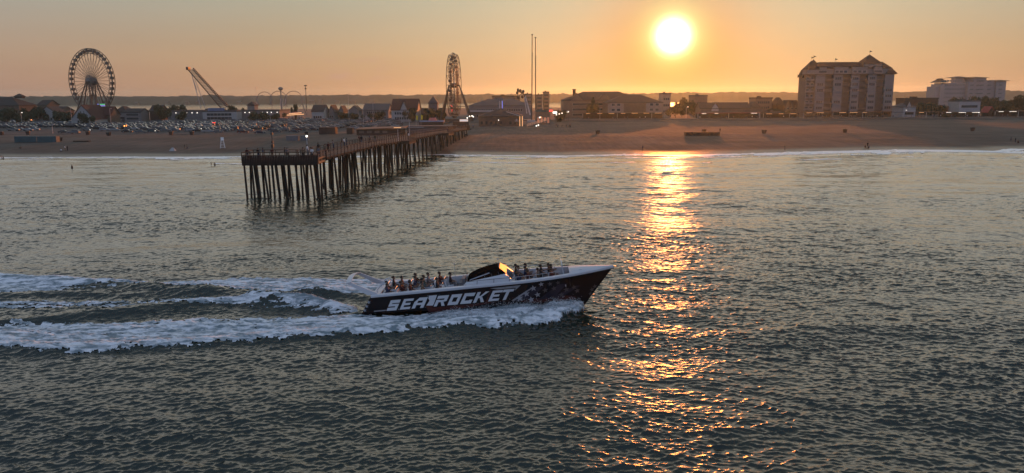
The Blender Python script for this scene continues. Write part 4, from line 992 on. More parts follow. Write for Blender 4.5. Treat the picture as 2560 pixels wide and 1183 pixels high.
# boardwalk shelters, awnings and rows of stalls
def shelter(label, p0, p1, Y, hgt=3.3, step=6.0, lamp=None, roofm=None, solid=False, name='boardwalk_shelter'):
    a = pt(p0, 285, Y); c = pt(p1, 285, Y); L = c.x-a.x; z = GZ+.55
    o = thing(name, label, 'shelter', ((a.x+c.x)/2, Y, z))
    q = MB(); q.box((-L/2, -2.2, hgt), (L/2, 2.6, hgt+.28)); q.build('roof', roofm or mRoofD, o)
    n = int(L/step)
    for k in range(n+1):
        q = MB(); x = -L/2+.3+k*(L-.6)/max(n, 1); q.box((x-.12, -2.0, 0), (x+.12, -1.76, hgt-.002)); q.build('post', mDark if k % 3 else mTrim, o)
    if solid:
        q = MB(); q.box((-L/2+.2, 1.8, 0), (L/2-.2, 2.4, hgt-.003)); q.build('back_wall', mBrownB, o)
    if lamp:
        n = int(L/7)
        for k in range(n):
            x = -L/2+(k+.5)*L/n; w_ = rng.uniform(1.0, 2.4)
            if rng.random() < .18: continue
            q = MB(); q.box((x-w_, -2.4, hgt-.16), (x+w_, -2.25, hgt-.02)); q.build('strip_lamp', lamp, o)
    return o
shelter('long dark arcade front with warm strip lamps below the brown hotels', 1455, 1658, 520, 3.6, 7, mWarm, mBrownB, True, 'shop_arcade')
shelter('shop awning row with bright shop lights below the shop terrace', 1742, 1898, 518, 3.2, 6, mLamp, mRedB, True, 'shop_awning')
shelter('dark low awning stall left of the tall hotel', 1905, 1995, 516, 2.8, 5, mWarm, mRoofR, True, 'awning_stall')
shelter('long open boardwalk shelter in front of the tall hotel', 2005, 2228, 512, 3.4, 6, mWarm, mRoofR)
shelter('boardwalk shelter continuing before the white pavilion', 2230, 2340, 512, 3.2, 6, mWarm, mRoofG)
shelter('stall row under dark umbrellas before the white guest house', 2350, 2450, 514, 3.0, 5, mLamp, mDarkW, True, 'stall_row')
shelter('lit stall row at the right edge of the boardwalk', 2482, 2600, 514, 3.4, 5, mLamp, mDarkW, True, 'lit_stalls')
o = house('red_awning_shop', 'dark shop with a striped red awning left of the right edge stalls', 'building', 2453, 2486, 278, 520, 8, 'gable_y', 266, mBrownB, mRedB)

# ------------------------------------------------------------------ rides and towers
mWheel = mat('wheel steel', (.085, .062, .05), .65, .1); mCab = mat('gondola brown glass', (.10, .055, .035), .3, .2, spec=.6); mCab2 = mat('gondola frame', (.16, .10, .07), .5, .2)
def ring_pts(r, n, ax, off=0.0): return [(r*math.cos(2*math.pi*k/n), ax, r*math.sin(2*math.pi*k/n)) for k in range(n)]
# big wheel: local x-z is the wheel plane, y its axle
WY = 620.0; hub = pt(229, 203, WY); RW = 79*mpp(WY)
bw = thing('ferris_wheel', 'giant observation wheel with closed cabins at the left of the town', 'ferris wheel', (hub.x, hub.y, GZ), R(-25)); hz = hub.z-GZ
for nm, rr, th in (('outer_rim', RW, .30), ('inner_rim', RW-3.4, .24)):
    q = MB()
    for ax in (-1.1, 1.1): q.path([(x, y, z+hz) for x, y, z in ring_pts(rr, 72, ax)], th, 5, True)
    q.build(nm, mWheel, bw)
gm = MB(); gm.hexa([(-1.0, -.95, -1.1), (1.0, -.95, -1.1), (1.0, .95, -1.1), (-1.0, .95, -1.1), (-1.2, -1.0, -.25), (1.2, -1.0, -.25), (1.2, 1.0, -.25), (-1.2, 1.0, -.25)]); gm.hexa([(-1.2, -1.0, .75), (1.2, -1.0, .75), (1.2, 1.0, .75), (-1.2, 1.0, .75), (-.8, -.8, 1.15), (.8, -.8, 1.15), (.8, .8, 1.15), (-.8, .8, 1.15)])
gm.mi = 1; gm.box((-1.15, -.96, -.249), (1.15, .96, .749)); GOND = gm.mesh('gondola', [mCab2, mCab])
for k in range(36):
    a = 2*math.pi*(k+.5)/36; inst('gondola', GOND, bw, ((RW-1.7)*math.cos(a), 0, hz+(RW-1.7)*math.sin(a)), 0, (1, 1, 1))
sp = MB()
for ax in (-1.1, 1.1): sp.tube((2.6, ax*1.9, hz), ((RW-3.4), ax, hz), .13, n=4)
SPM = sp.mesh('spoke', mWheel)
for k in range(36):
    o = inst('spoke', SPM, bw, (0, 0, 0)); a = 2*math.pi*k/36
    o.matrix_local = Matrix.Translation((0, 0, hz)) @ Matrix.Rotation(a, 4, 'Y') @ Matrix.Translation((0, 0, -hz))
q = MB(); q.tube((0, -3.0, hz), (0, 3.0, hz), 2.7, n=18)
for k in range(18): a = 2*math.pi*k/18; q.tube((2.6*math.cos(a), -2.2, hz+2.6*math.sin(a)), (4.3*math.cos(a), -2.0, hz+4.3*math.sin(a)), .18, n=4)
q.path([(x, -2.1, z+hz) for x, y, z in ring_pts(4.3, 24, 0)], .25, 5, True); q.build('hub', mat('hub steel', (.13, .12, .125), .5), bw)
for ax in (-1, 1):
    for xx in (-15, -6, 6, 15): q = MB(); q.tube((xx*.12, ax*3.2, hz), (xx, ax*6.5, 0), .45, .55, 8); q.build('support_leg', mWheel, bw)
q = MB(); q.box((-14, -7.5, 0), (14, 7.5, 1.2)); q.build('platform', mSteel, bw)
sg = thing('video_sign', 'small lit green and violet video sign at the foot of the giant wheel', 'sign', tuple(pt(247, 268, 600)))
q = MB(); q.box((-.3, 0, -6), (.3, .5, 0)); q.build('post', mDark, sg)
for c_, x0, x1, z0, z1 in (((.25, .30, 1), -1.0, .2, 0, 2.4), ((.15, .8, .35), 1.0, 4.6, 1.6, 2.4), ((.45, .25, .9), 1.0, 4.6, .8, 1.4), ((.3, .6, .9), 1.0, 5.0, 0, .7)):
    q = MB(); q.box((x0, -.1, z0), (x1, .4, z1)); q.build('screen', mat('lit sign band', c_, .5, 0, emit=c_, emit_s=.5), sg)
# second wheel, nearly edge on
W2 = 500.0; hub = pt(1135, 214, W2); R2 = 75*mpp(W2)
w2 = thing('umbrella_ferris_wheel', 'tall edge on wheel with open umbrella cars beside the pier', 'ferris wheel', (hub.x, hub.y, GZ), R(86.8)); hz = hub.z-GZ
q = MB()
for ax in (-2.3, 2.3): q.path([(x, y, z+hz) for x, y, z in ring_pts(R2, 60, ax)], .20, 5, True)
q.build('rim', mWheel, w2)
q = MB()
for ax in (-1.6, 1.6): q.path([(x, y, z+hz) for x, y, z in ring_pts(R2*.55, 40, ax)], .10, 4, True)
q.build('inner_rim', mSteel, w2)
cm = MB(); cm.mi = 0; n = 10
cm.ball((0, 0, -1.0), 1.25, 10, (1, 1, .7)); cm.add([(1.5*math.cos(2*math.pi*k/n), 1.5*math.sin(2*math.pi*k/n), 1.0) for k in range(n)]+[(0, 0, 1.7)], [(k, (k+1) % n, n) for k in range(n)]+[tuple(range(n-1, -1, -1))])
cm.mi = 1; cm.tube((0, 0, -1), (0, 0, 1.2), .09, n=5)
for k in range(4): cm.tube((1.1*math.cos(k*1.57), 1.1*math.sin(k*1.57), -.9), (1.2*math.cos(k*1.57), 1.2*math.sin(k*1.57), 1.0), .05, n=4)
CAR2 = cm.mesh('car', [mCab, mWheel])
for k in range(20):
    a = 2*math.pi*(k+.4)/20; inst('car', CAR2, w2, (R2*.985*math.cos(a), 0, hz+R2*.985*math.sin(a)))
sp = MB()
for ax in (-1, 1): sp.tube((1.0, ax*2.0, hz), (R2, ax*2.3, hz), .17, n=4); sp.tube((R2*.55, ax*1.6, hz), (R2, -ax*2.3, hz), .12, n=4)
sp.tube((R2, -2.3, hz), (R2, 2.3, hz), .10, n=4); SP2 = sp.mesh('spoke', mWheel)
for k in range(20):
    o = inst('spoke', SP2, w2); o.matrix_local = Matrix.Translation((0, 0, hz)) @ Matrix.Rotation(2*math.pi*k/20, 4, 'Y') @ Matrix.Translation((0, 0, -hz))
q = MB(); q.tube((0, -3.4, hz), (0, 3.4, hz), .55, n=10); q.tube((0, -1.6, hz), (0, 1.6, hz), 1.5, n=12); q.build('hub', mWheel, w2)
for ax, spread in ((-1, 9.6), (1, 7.2)):
    for xx in (-8.5, -3.0, 3.0, 8.5): q = MB(); q.tube((xx*.08, ax*3.2, hz+.3), (xx, ax*(spread+1.2), 0), .30, .34, 7); q.build('support_leg', mWheel, w2)
q = MB(); q.tube((0, -9, hz*.42), (0, 3.5, hz*.42), .2, n=5); q.build('crossbar', mWheel, w2)
q = MB(); q.box((-4, -5.5, 0), (4, 5.5, 1.6)); q.build('platform', mDarkW, w2)
q = MB(); q.path([pt(1128, 263, W2-8)-hub+Vector((0, 0, hz)), pt(1130.5, 270, W2-8)-hub+Vector((0, 0, hz)), pt(1130, 278, W2-8)-hub+Vector((0, 0, hz))], .30, 6); o = q.build('lit_tube', mRed, w2); o.matrix_local = w2.matrix_basis.to_3x3().inverted().to_4x4()
# twin slingshot towers
TY = 480.0
tw = thing('slingshot_ride', 'pair of very tall slim slingshot towers standing above the arcade', 'ride tower', (pt(1335, 290, TY).x, TY, GZ)); zt = pt(1332, 88, TY).z-GZ
for k, (x0, x1, zz) in enumerate(((-1.35, -1.0, zt), (.95, .95, zt-1.7))):
    q = MB(); q.tube((x0*1.0, 0, 0), (x1, 0, zz), .34, .26, 8); q.box((x1-.55, -.4, zz), (x1+.45, .4, zz+.5)); q.build('tower', mDark, tw)
    q = MB(); q.tube((x1+.28, -.1, zz-10), (x1+.28, -.1, zz-.3), .09, n=5); q.build('lit_tube', mWarm, tw)
q = MB(); q.box((-4, -2, 0), (4, 2, 1.2)); q.build('base', mSteel, tw)
# drop style claw ride: bent arm with clusters of seats
p0 = pt(1322, 288, 500); cr = thing('claw_ride', 'spinning claw ride with a bent arm and dark seat clusters left of the twin towers', 'ride', (p0.x, 500, GZ))
def L_(px, py, Y=500): v = pt(px, py, Y); return (v.x-p0.x, v.y-500, v.z-GZ)
q = MB(); q.tube(L_(1325, 288), L_(1313, 240), .55, .4, 7); q.tube(L_(1317, 284), L_(1311, 243), .35, .3, 6); q.build('mast', mSteel, cr)
q = MB(); q.path([L_(1313, 242), L_(1308, 234), L_(1300, 229), L_(1295, 228)], .45, 6); q.build('arm', mWheel, cr)
for px_, py_ in ((1295, 225), (1301, 227), (1308, 229), (1293, 232), (1296, 244), (1306, 242)):
    q = MB(); c_ = Vector(L_(px_, py_)); q.ball(c_, .95, 7, (1, 1, 1.2)); q.tube(c_, Vector(L_(1304, 233)), .15, n=4); q.build('seat_cluster', mDark, cr)
# tilted truss ride
KY = 610.0; p0 = pt(515, 270, KY); tr_ = thing('tilted_tower_ride', 'tall inclined steel truss ride with thin props beside the big wheel', 'ride', (p0.x, KY, GZ))
def L2(px, py, dy=0): v = pt(px, py, KY+dy); return Vector((v.x-p0.x, v.y-KY, v.z-GZ))
q = MB()
for (a_, b2_) in (((468, 172), (552, 270)), ((482, 174), (568, 268))):
    for dy in (-1.4, 1.4):
        A_, B_ = L2(*a_, dy), L2(*b2_, dy); q.tube(A_, B_, .42, n=5)
q.build('main_rail', mWheel, tr_)
q = MB(); n = 26
for k in range(n+1):
    f = k/n; A_ = L2(468+84*f, 172+98*f, -1.4); B_ = L2(482+86*f, 174+94*f, -1.4); q.tube(A_, B_, .20, n=4); q.tube(L2(482+86*f, 174+94*f, -1.4), L2(482+86*f, 174+94*f, 1.4), .12, n=4)
    if k < n: f2 = (k+1)/n; q.tube(A_, L2(482+86*f2, 174+94*f2, -1.4), .10, n=4)
    C_ = L2(484.5+86*f, 173+94*f); q.box(C_-Vector((.45, .5, .1)), C_+Vector((.45, .5, .9)))
q.build('lattice', mWheel, tr_)
for a_, b2_ in (((478, 182), (503, 272)), ((487, 198), (514, 270)), ((478, 182), (492, 226))): q = MB(); q.tube(L2(*a_), L2(*b2_), .22, n=5); q.build('prop', mSteel, tr_)
q = MB(); q.box(L2(465, 175, -2.2), L2(476, 168, 2.2)); q.build('head', mDark, tr_)
# roller coaster loops, far and thin
LY = 680.0; p0 = pt(700, 270, LY); rc = thing('loop_coaster', 'thin pale loops of a roller coaster behind the long hall', 'roller coaster', (p0.x, LY, GZ))
def L3(px, py, dy=0): v = pt(px, py, LY+dy); return Vector((v.x-p0.x, v.y-LY, v.z-GZ))
mRail = mat('pale coaster track', (.20, .175, .165), .6)
for cx, r_, cy_ in ((661, 19, 249), (696, 21, 249), (734, 22, 250)):
    q = MB(); q.path([L3(cx+r_*math.cos(a)*(1 if math.sin(a) > 0 else 1.0), cy_-r_*math.sin(a), 3*math.sin(a/2)) for a in np.linspace(-.9, math.pi+.9, 40)], .27, 5); q.build('loop', mRail, rc)
q = MB()
for px_ in (640, 680, 715, 757, 764): q.tube(L3(px_, 252), L3(px_, 276), .2, n=4)
q.tube(L3(755, 258), L3(768, 290), .4, n=5); q.build('trestle', mRail, rc)
q = MB()
for px_ in (700, 706, 712): q.tube(L3(px_, 268), L3(px_+2, 247), .25, n=4)
q.build('support', mTrim, rc)
# water tower, mobile mast, light mast
o = thing('water_tower', 'hazy round water tower on a stem behind the coaster loops', 'water tower', (pt(702, 232, 1000).x, 1000, GZ)); z = pt(702, 222, 1000).z-GZ
q = MB(); q.ball((0, 0, z), 3.0, 12, (1, 1, .75)); q.build('tank', mGreyW, o); q = MB(); q.tube((0, 0, 0), (0, 0, z-1), .9, .7, 8); q.build('stem', mGreyW, o)
o = thing('phone_mast', 'tall phone mast with antenna cluster behind the houses', 'mast', (pt(765, 240, 900).x, 900, GZ)); z = pt(765, 213, 900).z-GZ
q = MB(); q.tube((0, 0, 0), (0, 0, z), .5, .3, 6); q.build('pole', mDark, o); q = MB(); q.box((-1.6, -.5, z-1.2), (1.6, .5, z)); q.box((-1.0, -.5, z-4.6), (1.0, .5, z-3)); q.build('antenna', mDark, o)
o = thing('thin_mast', 'single thin mast left of the water tower', 'mast', (pt(641, 240, 900).x, 900, GZ)); z = pt(641, 220, 900).z-GZ
q = MB(); q.tube((0, 0, 0), (0, 0, z), .22, .15, 5); q.box((-.35, -.35, z), (.35, .35, z+1.2)); q.build('pole', mSteel, o)
o = thing('light_tower', 'slim blue lit tower with a wide cap above the pier arcade roof', 'tower', (pt(1252, 280, 450).x, 450, GZ)); z = pt(1252, 245, 450).z-GZ
q = MB(); q.tube((-.7, 0, 0), (-.7, 0, z-1.5), .25, n=6); q.tube((.7, 0, 0), (.7, 0, z-1.5), .25, n=6); q.build('mast', mSteel, o)
q = MB(); q.box((-1.9, -.8, z-1.5), (1.9, .8, z-.9)); q.box((-1.4, -.6, z-.898), (1.4, .6, z-.1)); q.build('cap', mGreyW, o)
q = MB(); q.tube((.9, -.3, z*.45), (.9, -.3, z-1.6), .10, n=5); q.build('lit_tube', mBlueL, o)
# orange lit fairground ride
o = thing('lit_carousel', 'fairground ride with a glowing orange canopy edge at the end of the long hall', 'ride', (pt(739, 290, 515).x, 515, GZ)); z = pt(739, 288, 515).z-GZ
q = MB(); q.tube((0, 0, 0), (0, 0, z+1.5), .6, n=8); q.build('column', mBrownB, o)
q = MB(); q.tube((0, 0, z+.5), (0, 0, z+2.2), 5.2, .6, 16); q.build('canopy', mRedB, o)
for zz, r_, t0, t1 in ((z+.3, 5.3, math.pi, 2*math.pi), (z+1.2, 4.0, math.pi*1.05, 2*math.pi*.98)):
    q = MB(); q.path([(r_*math.cos(a), r_*math.sin(a), zz+.25*math.cos(a)) for a in np.linspace(t0, t1, 16)], .22, 5); q.build('lit_edge', mWarm, o)
for k in range(6): q = MB(); a = k*math.pi/3; q.tube((4.2*math.cos(a), 4.2*math.sin(a), 0), (4.2*math.cos(a), 4.2*math.sin(a), z+.5), .1, n=5); q.build('pole', mSteel, o)
# string of bulbs and lit ramp by the ride station
p0 = pt(1388, 290, 430)
o = thing('ramp', 'orange lit sloping ramp with railings beside the pier arcade', 'ramp', (pt(1320, 316, 405).x, 405, GZ))
def L4(px, py, Y=405): v = pt(px, py, Y); b0 = o.location; return Vector((v.x-b0.x, v.y-b0.y, v.z-b0.z))
q = MB(); A_, B_ = L4(1318, 317), L4(1366, 303, 418); q.hexa([A_-Vector((0, 0, .5)), B_-Vector((0, 0, .5)), B_+Vector((0, 3, -.5)), A_+Vector((0, 3, -.5)), A_, B_, B_+Vector((0, 3, 0)), A_+Vector((0, 3, 0))]); q.build('deck', mBoards, o)
q = MB()
for dz_ in (1.3, .65): q.tube(A_+Vector((0, -.05, dz_)), B_+Vector((0, -.05, dz_)), .09, n=5)
for k in range(12): c_ = A_.lerp(B_, k/11); q.tube(c_, c_+Vector((0, 0, 1.35)), .09, n=5)
q.build('railing', mat('self glowing rail', (.55, .3, .2), .5, .1, emit=(1, .45, .25), emit_s=.25), o)  # faint glow in the rail material stands for light falling on it
for px_, py_ in ((1341, 315), (1346, 313), (1352, 293), (1349, 294)): q = MB(); q.ball(L4(px_, py_), .35, 8); q.build('lit_bulb', mLamp if px_ != 1352 else mWarm, o)
o = thing('bulb_string', 'string of six bright bulbs on poles right of the ride station', 'lights', (pt(1405, 300, 470).x, 470, GZ))
bl = [(1391, 287.0), (1398, 285.0), (1405, 283.2), (1411.5, 281.8), (1417, 280.6), (1421, 279.5)]
for k, (px_, py_) in enumerate(bl):
    v = pt(px_, py_, 470+k*3); c_ = Vector((v.x-o.location.x, v.y-470, v.z-GZ)); q = MB(); q.ball(c_, .36, 8); q.build('bulb', mLamp, o)
    q = MB(); q.tube((c_.x, c_.y, 0), c_-Vector((0, 0, .3)), .09, n=5); q.build('pole', mDark, o)
q = MB(); q.path([Vector((pt(a_, b2_-1, 470+k*3).x-o.location.x, k*3, pt(a_, b2_-1, 470+k*3).z-GZ)) for k, (a_, b2_) in enumerate(bl)], .05, 4); q.build('wire', mDark, o)
# street lamps and flag poles
def lamp_post(px, ptop, pbase, Y, label, lit=True, z0=GZ, group='lamp posts along the car park'):
    a = pt(px, ptop, Y); o = thing('street_lamp', label, 'street lamp', (a.x, Y, z0), 0, group); h = a.z-z0
    q = MB(); q.tube((0, 0, 0), (0, 0, h), .11, .07, 6); q.tube((0, 0, h-.1), (.8, -.3, h+.1), .06, n=5); q.build('pole', mSteel, o)
    q = MB(); q.box((.5, -.5, h), (1.2, -.1, h+.2)); q.build('lamp_head', mLamp if lit else mSteel, o)
    return o
for k, (px_, pt_, Y, lit, lab) in enumerate(((52, 282, 480, True, 'left edge lamp post lit before the inn'), (176, 270, 450, False, 'pale lamp post left of the gabled hall'), (274, 272, 440, False, 'pale lamp post right of the gabled hall'), (130, 312, 360, False, 'short pale post between the front parked cars'),
      (529, 300, 400, False, 'lamp post in the car park before the hall front'), (870, 235, 470, False, 'tall thin post above the grey cottages'), (907, 262, 460, False, 'post right of the grey cottages'), (932, 258, 455, False, 'tall post with a round sign before the grey roofed hotel'),
      (675, 285, 470, False, 'post before the long hall right of the lookout cabin'), (1500, 270, 510, False, 'thin post before the front hotel'), (1716, 268, 515, True, 'lit post below the trees under the sun'), (2262, 276, 508, True, 'lit post beside the white pavilion'))):
    lamp_post(px_, pt_, 300, Y, lab, lit)
for k, (px_, py_) in enumerate(((1052, 289), (1040, 290))):
    v = pt(px_, py_, 360); o = thing('feather_flag', ['yellow feather flag nearer the second wheel', 'yellow feather flag nearer the car park'][k], 'flag', (v.x, 360, GZ), 0, 'yellow feather flags at the pier entrance'); h = v.z-GZ
    q = MB(); q.tube((0, 0, 0), (0, 0, h+.5), .05, n=5); q.build('pole', mSteel, o)
    q = MB(); q.hexa([(.05, -.03, h-1.7), (.7, -.03, h-1.9), (.7, .03, h-1.9), (.05, .03, h-1.7), (.05, -.03, h+.4), (.95, -.03, h-.1), (.95, .03, h-.1), (.05, .03, h+.4)]); q.build('sail', mYellow, o)

# ------------------------------------------------------------------ trees
mLeaf = mat('dark foliage', (.040, .045, .022), .9, .5, .5); mBark = mat('bark', (.05, .04, .032), .95, .3)
def crown_mesh(seed, n=1300, lobes=9):
    r = np.random.default_rng(seed); q = MB()
    cs = [(r.normal()*.34, r.normal()*.34, .24+r.random()*.58, .20+.16*r.random()) for _ in range(lobes)]+[(0, 0, .5, .40)]
    for _ in range(n):
        c_ = cs[r.integers(len(cs))]; d = r.normal(size=3); d /= np.linalg.norm(d); rad = c_[3]*(.55+.5*r.random())
        p = np.array(c_[:3])+d*rad*np.array([1.1, 1.1, .85]); s_ = .030+.035*r.random()
        u_ = r.normal(size=3); u_ /= np.linalg.norm(u_); v_ = np.cross(u_, d); v_ /= max(1e-6, np.linalg.norm(v_))
        q.add([p-u_*s_-v_*s_, p+u_*s_-v_*s_*.6, p+u_*s_+v_*s_, p-u_*s_*.6+v_*s_], [(0, 1, 2, 3)])
    return q.mesh('crown', mLeaf)
CROWNS = [crown_mesh(s) for s in (1, 2, 3)]
tk = MB(); tk.tube((0, 0, -.03), (.01, 0, .5), .035, .02, 7)
for k in range(5): a = k*1.256; tk.tube((.01, 0, .3+.03*k), (.22*math.cos(a), .22*math.sin(a), .6), .016, .006, 5)
TRUNK = tk.mesh('trunk', mBark)
def tree(px, ptop, Y, wpx, label, group='dark trees among the houses', z0=GZ):
    v = pt(px, ptop, Y); h = v.z-z0; w_ = wpx*mpp(Y)/1.25
    o = thing('tree', label, 'tree', (v.x, Y, z0), rng.random()*6, group)
    inst('trunk', TRUNK, o, (0, 0, 0), 0, (w_*.6+1, w_*.6+1, h)); inst('crown', CROWNS[rng.randrange(3)], o, (0, 0, 0), 0, (w_, w_, h*1.05))
TREES = [(15, 268, 505, 50, 'broad dark tree at the far left in front of the inn'), (52, 272, 508, 36, 'dark tree beside the left lit lamp post'), (85, 268, 515, 40, 'dark tree left of the white cottage'), (142, 276, 512, 26, 'low tree right of the white cottage'), (160, 280, 505, 30, 'low bushy tree left of the gabled hall'),
    (205, 279, 462, 34, 'bushy tree in front of the gabled hall wall'), (400, 261, 520, 30, 'rounded tree left of the long white hall'), (438, 262, 575, 44, 'tree crown showing above the left end of the long hall'), (455, 277, 520, 24, 'dark tree standing before the left part of the long hall'),
    (635, 280, 518, 30, 'dark tree before the long hall under the lookout cabin'), (660, 281, 516, 28, 'dark tree before the long hall right of the lookout cabin'), (690, 282, 516, 26, 'dark bush near the right end of the long hall'), (585, 264, 590, 26, 'tree crown above the middle of the long hall'), (738, 260, 585, 14, 'small tree behind the orange lit ride'),
    (860, 280, 515, 34, 'dark tree before the grey cottage'), (885, 282, 512, 30, 'dark tree before the peaked cottage'), (950, 276, 515, 40, 'big dark tree left of the brown roofed white house'), (1078, 270, 503, 30, 'olive tree below the turret house'), (1100, 271, 502, 26, 'olive tree behind the second wheel'), (1030, 270, 495, 26, 'tree at the right corner of the brown roofed white house'),
    (1398, 275, 480, 34, 'dark tree behind the string of bulbs'), (1485, 246, 540, 20, 'pointed dark conifer between the two brown hotels'), (1478, 262, 530, 30, 'dark tree left of the front hotel'), (1706, 246, 570, 36, 'rounded tree just right of the stucco block'), (1690, 258, 550, 34, 'low tree below the sun beside the front hotel'), (1735, 252, 560, 34, 'tree in front of the square flat block'), (1765, 256, 560, 34, 'tree right of the square flat block'),
    (1945, 270, 545, 30, 'tree behind the low sign shop'), (2300, 258, 560, 44, 'wide olive tree right of the white pavilion'), (2330, 256, 565, 44, 'wide olive tree behind the white pavilion shelter'), (2355, 262, 556, 34, 'olive tree left of the white guest house'), (2395, 243, 600, 44, 'dark tree behind the left of the white guest house'), (2440, 240, 620, 50, 'broad dark tree below the pale condominium'), (2480, 246, 590, 44, 'dark tree right of the white guest house'),
    (2520, 250, 570, 44, 'tree behind the lit stalls'), (2548, 240, 560, 40, 'tall dark tree at the right edge'), (2470, 262, 545, 36, 'bushy tree behind the red awning shop'), (2365, 285, 510, 26, 'low grey bush before the white guest house')]
for a in TREES: tree(*a)

# ------------------------------------------------------------------ fishing pier
pier = thing('fishing_pier', 'long dark timber fishing pier on many piles reaching out to sea', 'pier', (-34.4, 147, 0), 0)
SL = 0.10; PW = 5.6
def deck_z(y): return float(np.interp(y, [141, 160, 186, 196, 235, 250, 300, 330], [7.0, 7.1, 7.25, 6.9, 6.5, 6.35, 5.6, 5.0]))
def pier_pt(y, across, dz=0.0):                        # across: 0 near edge .. PW far edge
    return Vector((SL*(y-147)-across, y-147, deck_z(y)+dz))
ys = [147+k*3.0 for k in range(60)]
q = MB()
for a, c in zip(ys[:-1], ys[1:]):
    P = [pier_pt(a, 0), pier_pt(a, PW), pier_pt(c, PW), pier_pt(c, 0)]
    q.hexa([p-Vector((0, 0, .22)) for p in P]+P)
q.build('walkway', mWood, pier)
q = MB()
for sd in (0.12, PW-.12):
    for a, c in zip(ys[:-1], ys[1:]): q.tube(pier_pt(a, sd, -.45), pier_pt(c, sd, -.45), .2, n=4)
for y in ys[1::1]: q.tube(pier_pt(y, -.3, -.42), pier_pt(y, PW+.3, -.42), .19, n=4)
q.build('beam', mPile, pier)
def rail_run(P, Q, parent, posts=None, name='railing', top=1.25):
    q = MB(); P = Vector(P); Q = Vector(Q); L = (Q-P).length; n = posts or max(1, int(L/2.2))
    for hh, r_ in ((top, .075), (top*.62, .05), (top*.30, .05)): q.tube(P+Vector((0, 0, hh)), Q+Vector((0, 0, hh)), r_, n=4)
    for k in range(n+1): c_ = P.lerp(Q, k/n); q.tube(c_-Vector((0, 0, .5)), c_+Vector((0, 0, top+.04)), .07, n=5)
    return q.build(name, mWood, parent)
for sd, y0 in ((0.0, 147), (PW, 147)):
    k = y0
    while k < 320: rail_run(pier_pt(k, sd), pier_pt(min(k+24, 322), sd), pier, 11); k += 24
# T head
HX0, HX1, HY0, HY1, HZ_ = -13.9, -.3, -5.6, .0, 7.0
q = MB(); q.box((HX0, HY0, HZ_-.3), (HX1, HY1+1, HZ_-.004)); q.build('head_deck', mWood, pier)
q = MB()
for yy_ in (HY0+.05, HY0+2.6, HY1): q.box((HX0, yy_-.12, HZ_-1.0), (HX1, yy_+.12, HZ_-.304))
q.build('head_beam', mPile, pier)
# plank skirt along the seaward face, rails around the head
q = MB(); n = 46
for k in range(n): x = HX0+(HX1-HX0)*k/n; q.box((x, HY0-.09, HZ_-.95), (x+(HX1-HX0)/n-.03, HY0-.03, HZ_+.78))
q.build('head_boarding', mPile, pier)
rail_run((HX0, HY0, HZ_), (HX1, HY0, HZ_), pier, 8, 'railing', 1.35); rail_run((HX1, HY0, HZ_), (HX1+.1, HY1+.3, HZ_), pier, 3, 'railing', 1.35); rail_run((HX0, HY0, HZ_), (HX0, HY1+1, HZ_), pier, 3, 'railing', 1.35); rail_run((HX0, HY1+1, HZ_), (-PW, HY1+1, HZ_), pier, 4, 'railing', 1.35)
q = MB(); q.box((HX1-.05, HY0, HZ_-.75), (HX1+.15, HY1+.3, HZ_-.35)); q.box((HX1-.03, HY0+.2, HZ_+.05), (HX1+.11, HY1, HZ_+.30)); q.build('side_board', mat('sunlight coloured board', (.24, .15, .09), .8, .3, 1.4), pier)  # low sun on this side is put into the lighter, warmer board colour
# piles: battered logs, some paired
pr = random.Random(3)
def pile(x, y, z, bx_, by_, r=.19):
    q = MB(); q.tube((x, y, z), (bx_, by_, -1.4), r*.95, r*1.1, 8); q.build('pile', mPile, pier)
for r_, yy_ in enumerate((HY0+.3, HY0+2.7, HY1-.1)):
    nx = 12 if r_ < 2 else 9
    for k in range(nx):
        x = HX0+.4+(HX1-HX0-.8)*k/(nx-1)+pr.uniform(-.25, .25); pile(x, yy_, HZ_-.9, x+pr.uniform(-.15, .7), yy_+pr.uniform(-.5, .4))
y = 152.0; npl = 0
while y < 318:
    zb_ = deck_z(y)-.5
    lst = (0.25, 2.4, PW-.3) if y < 236 else (.25, PW-.3)
    for ac in lst:
        p = pier_pt(y, ac); bat = (.55 if ac < 1 else (-.55 if ac > 4 else .1))+pr.uniform(-.25, .25)
        pile(p.x, p.y, zb_, p.x+bat, p.y+pr.uniform(-.9, .9), pr.uniform(.17, .24))
        if pr.random() < .3 and npl < 40: npl += 1; pile(p.x-.6, p.y+.5, zb_, p.x-.6+pr.uniform(-.5, .5), p.y+pr.uniform(-.4, 1.2), .18)
    y += (5.4 if y < 236 else 6.4)+pr.uniform(-1.3, 1.3)
npile = len([c for c in pier.children if c.name.startswith('pile')])
print('piles', npile)
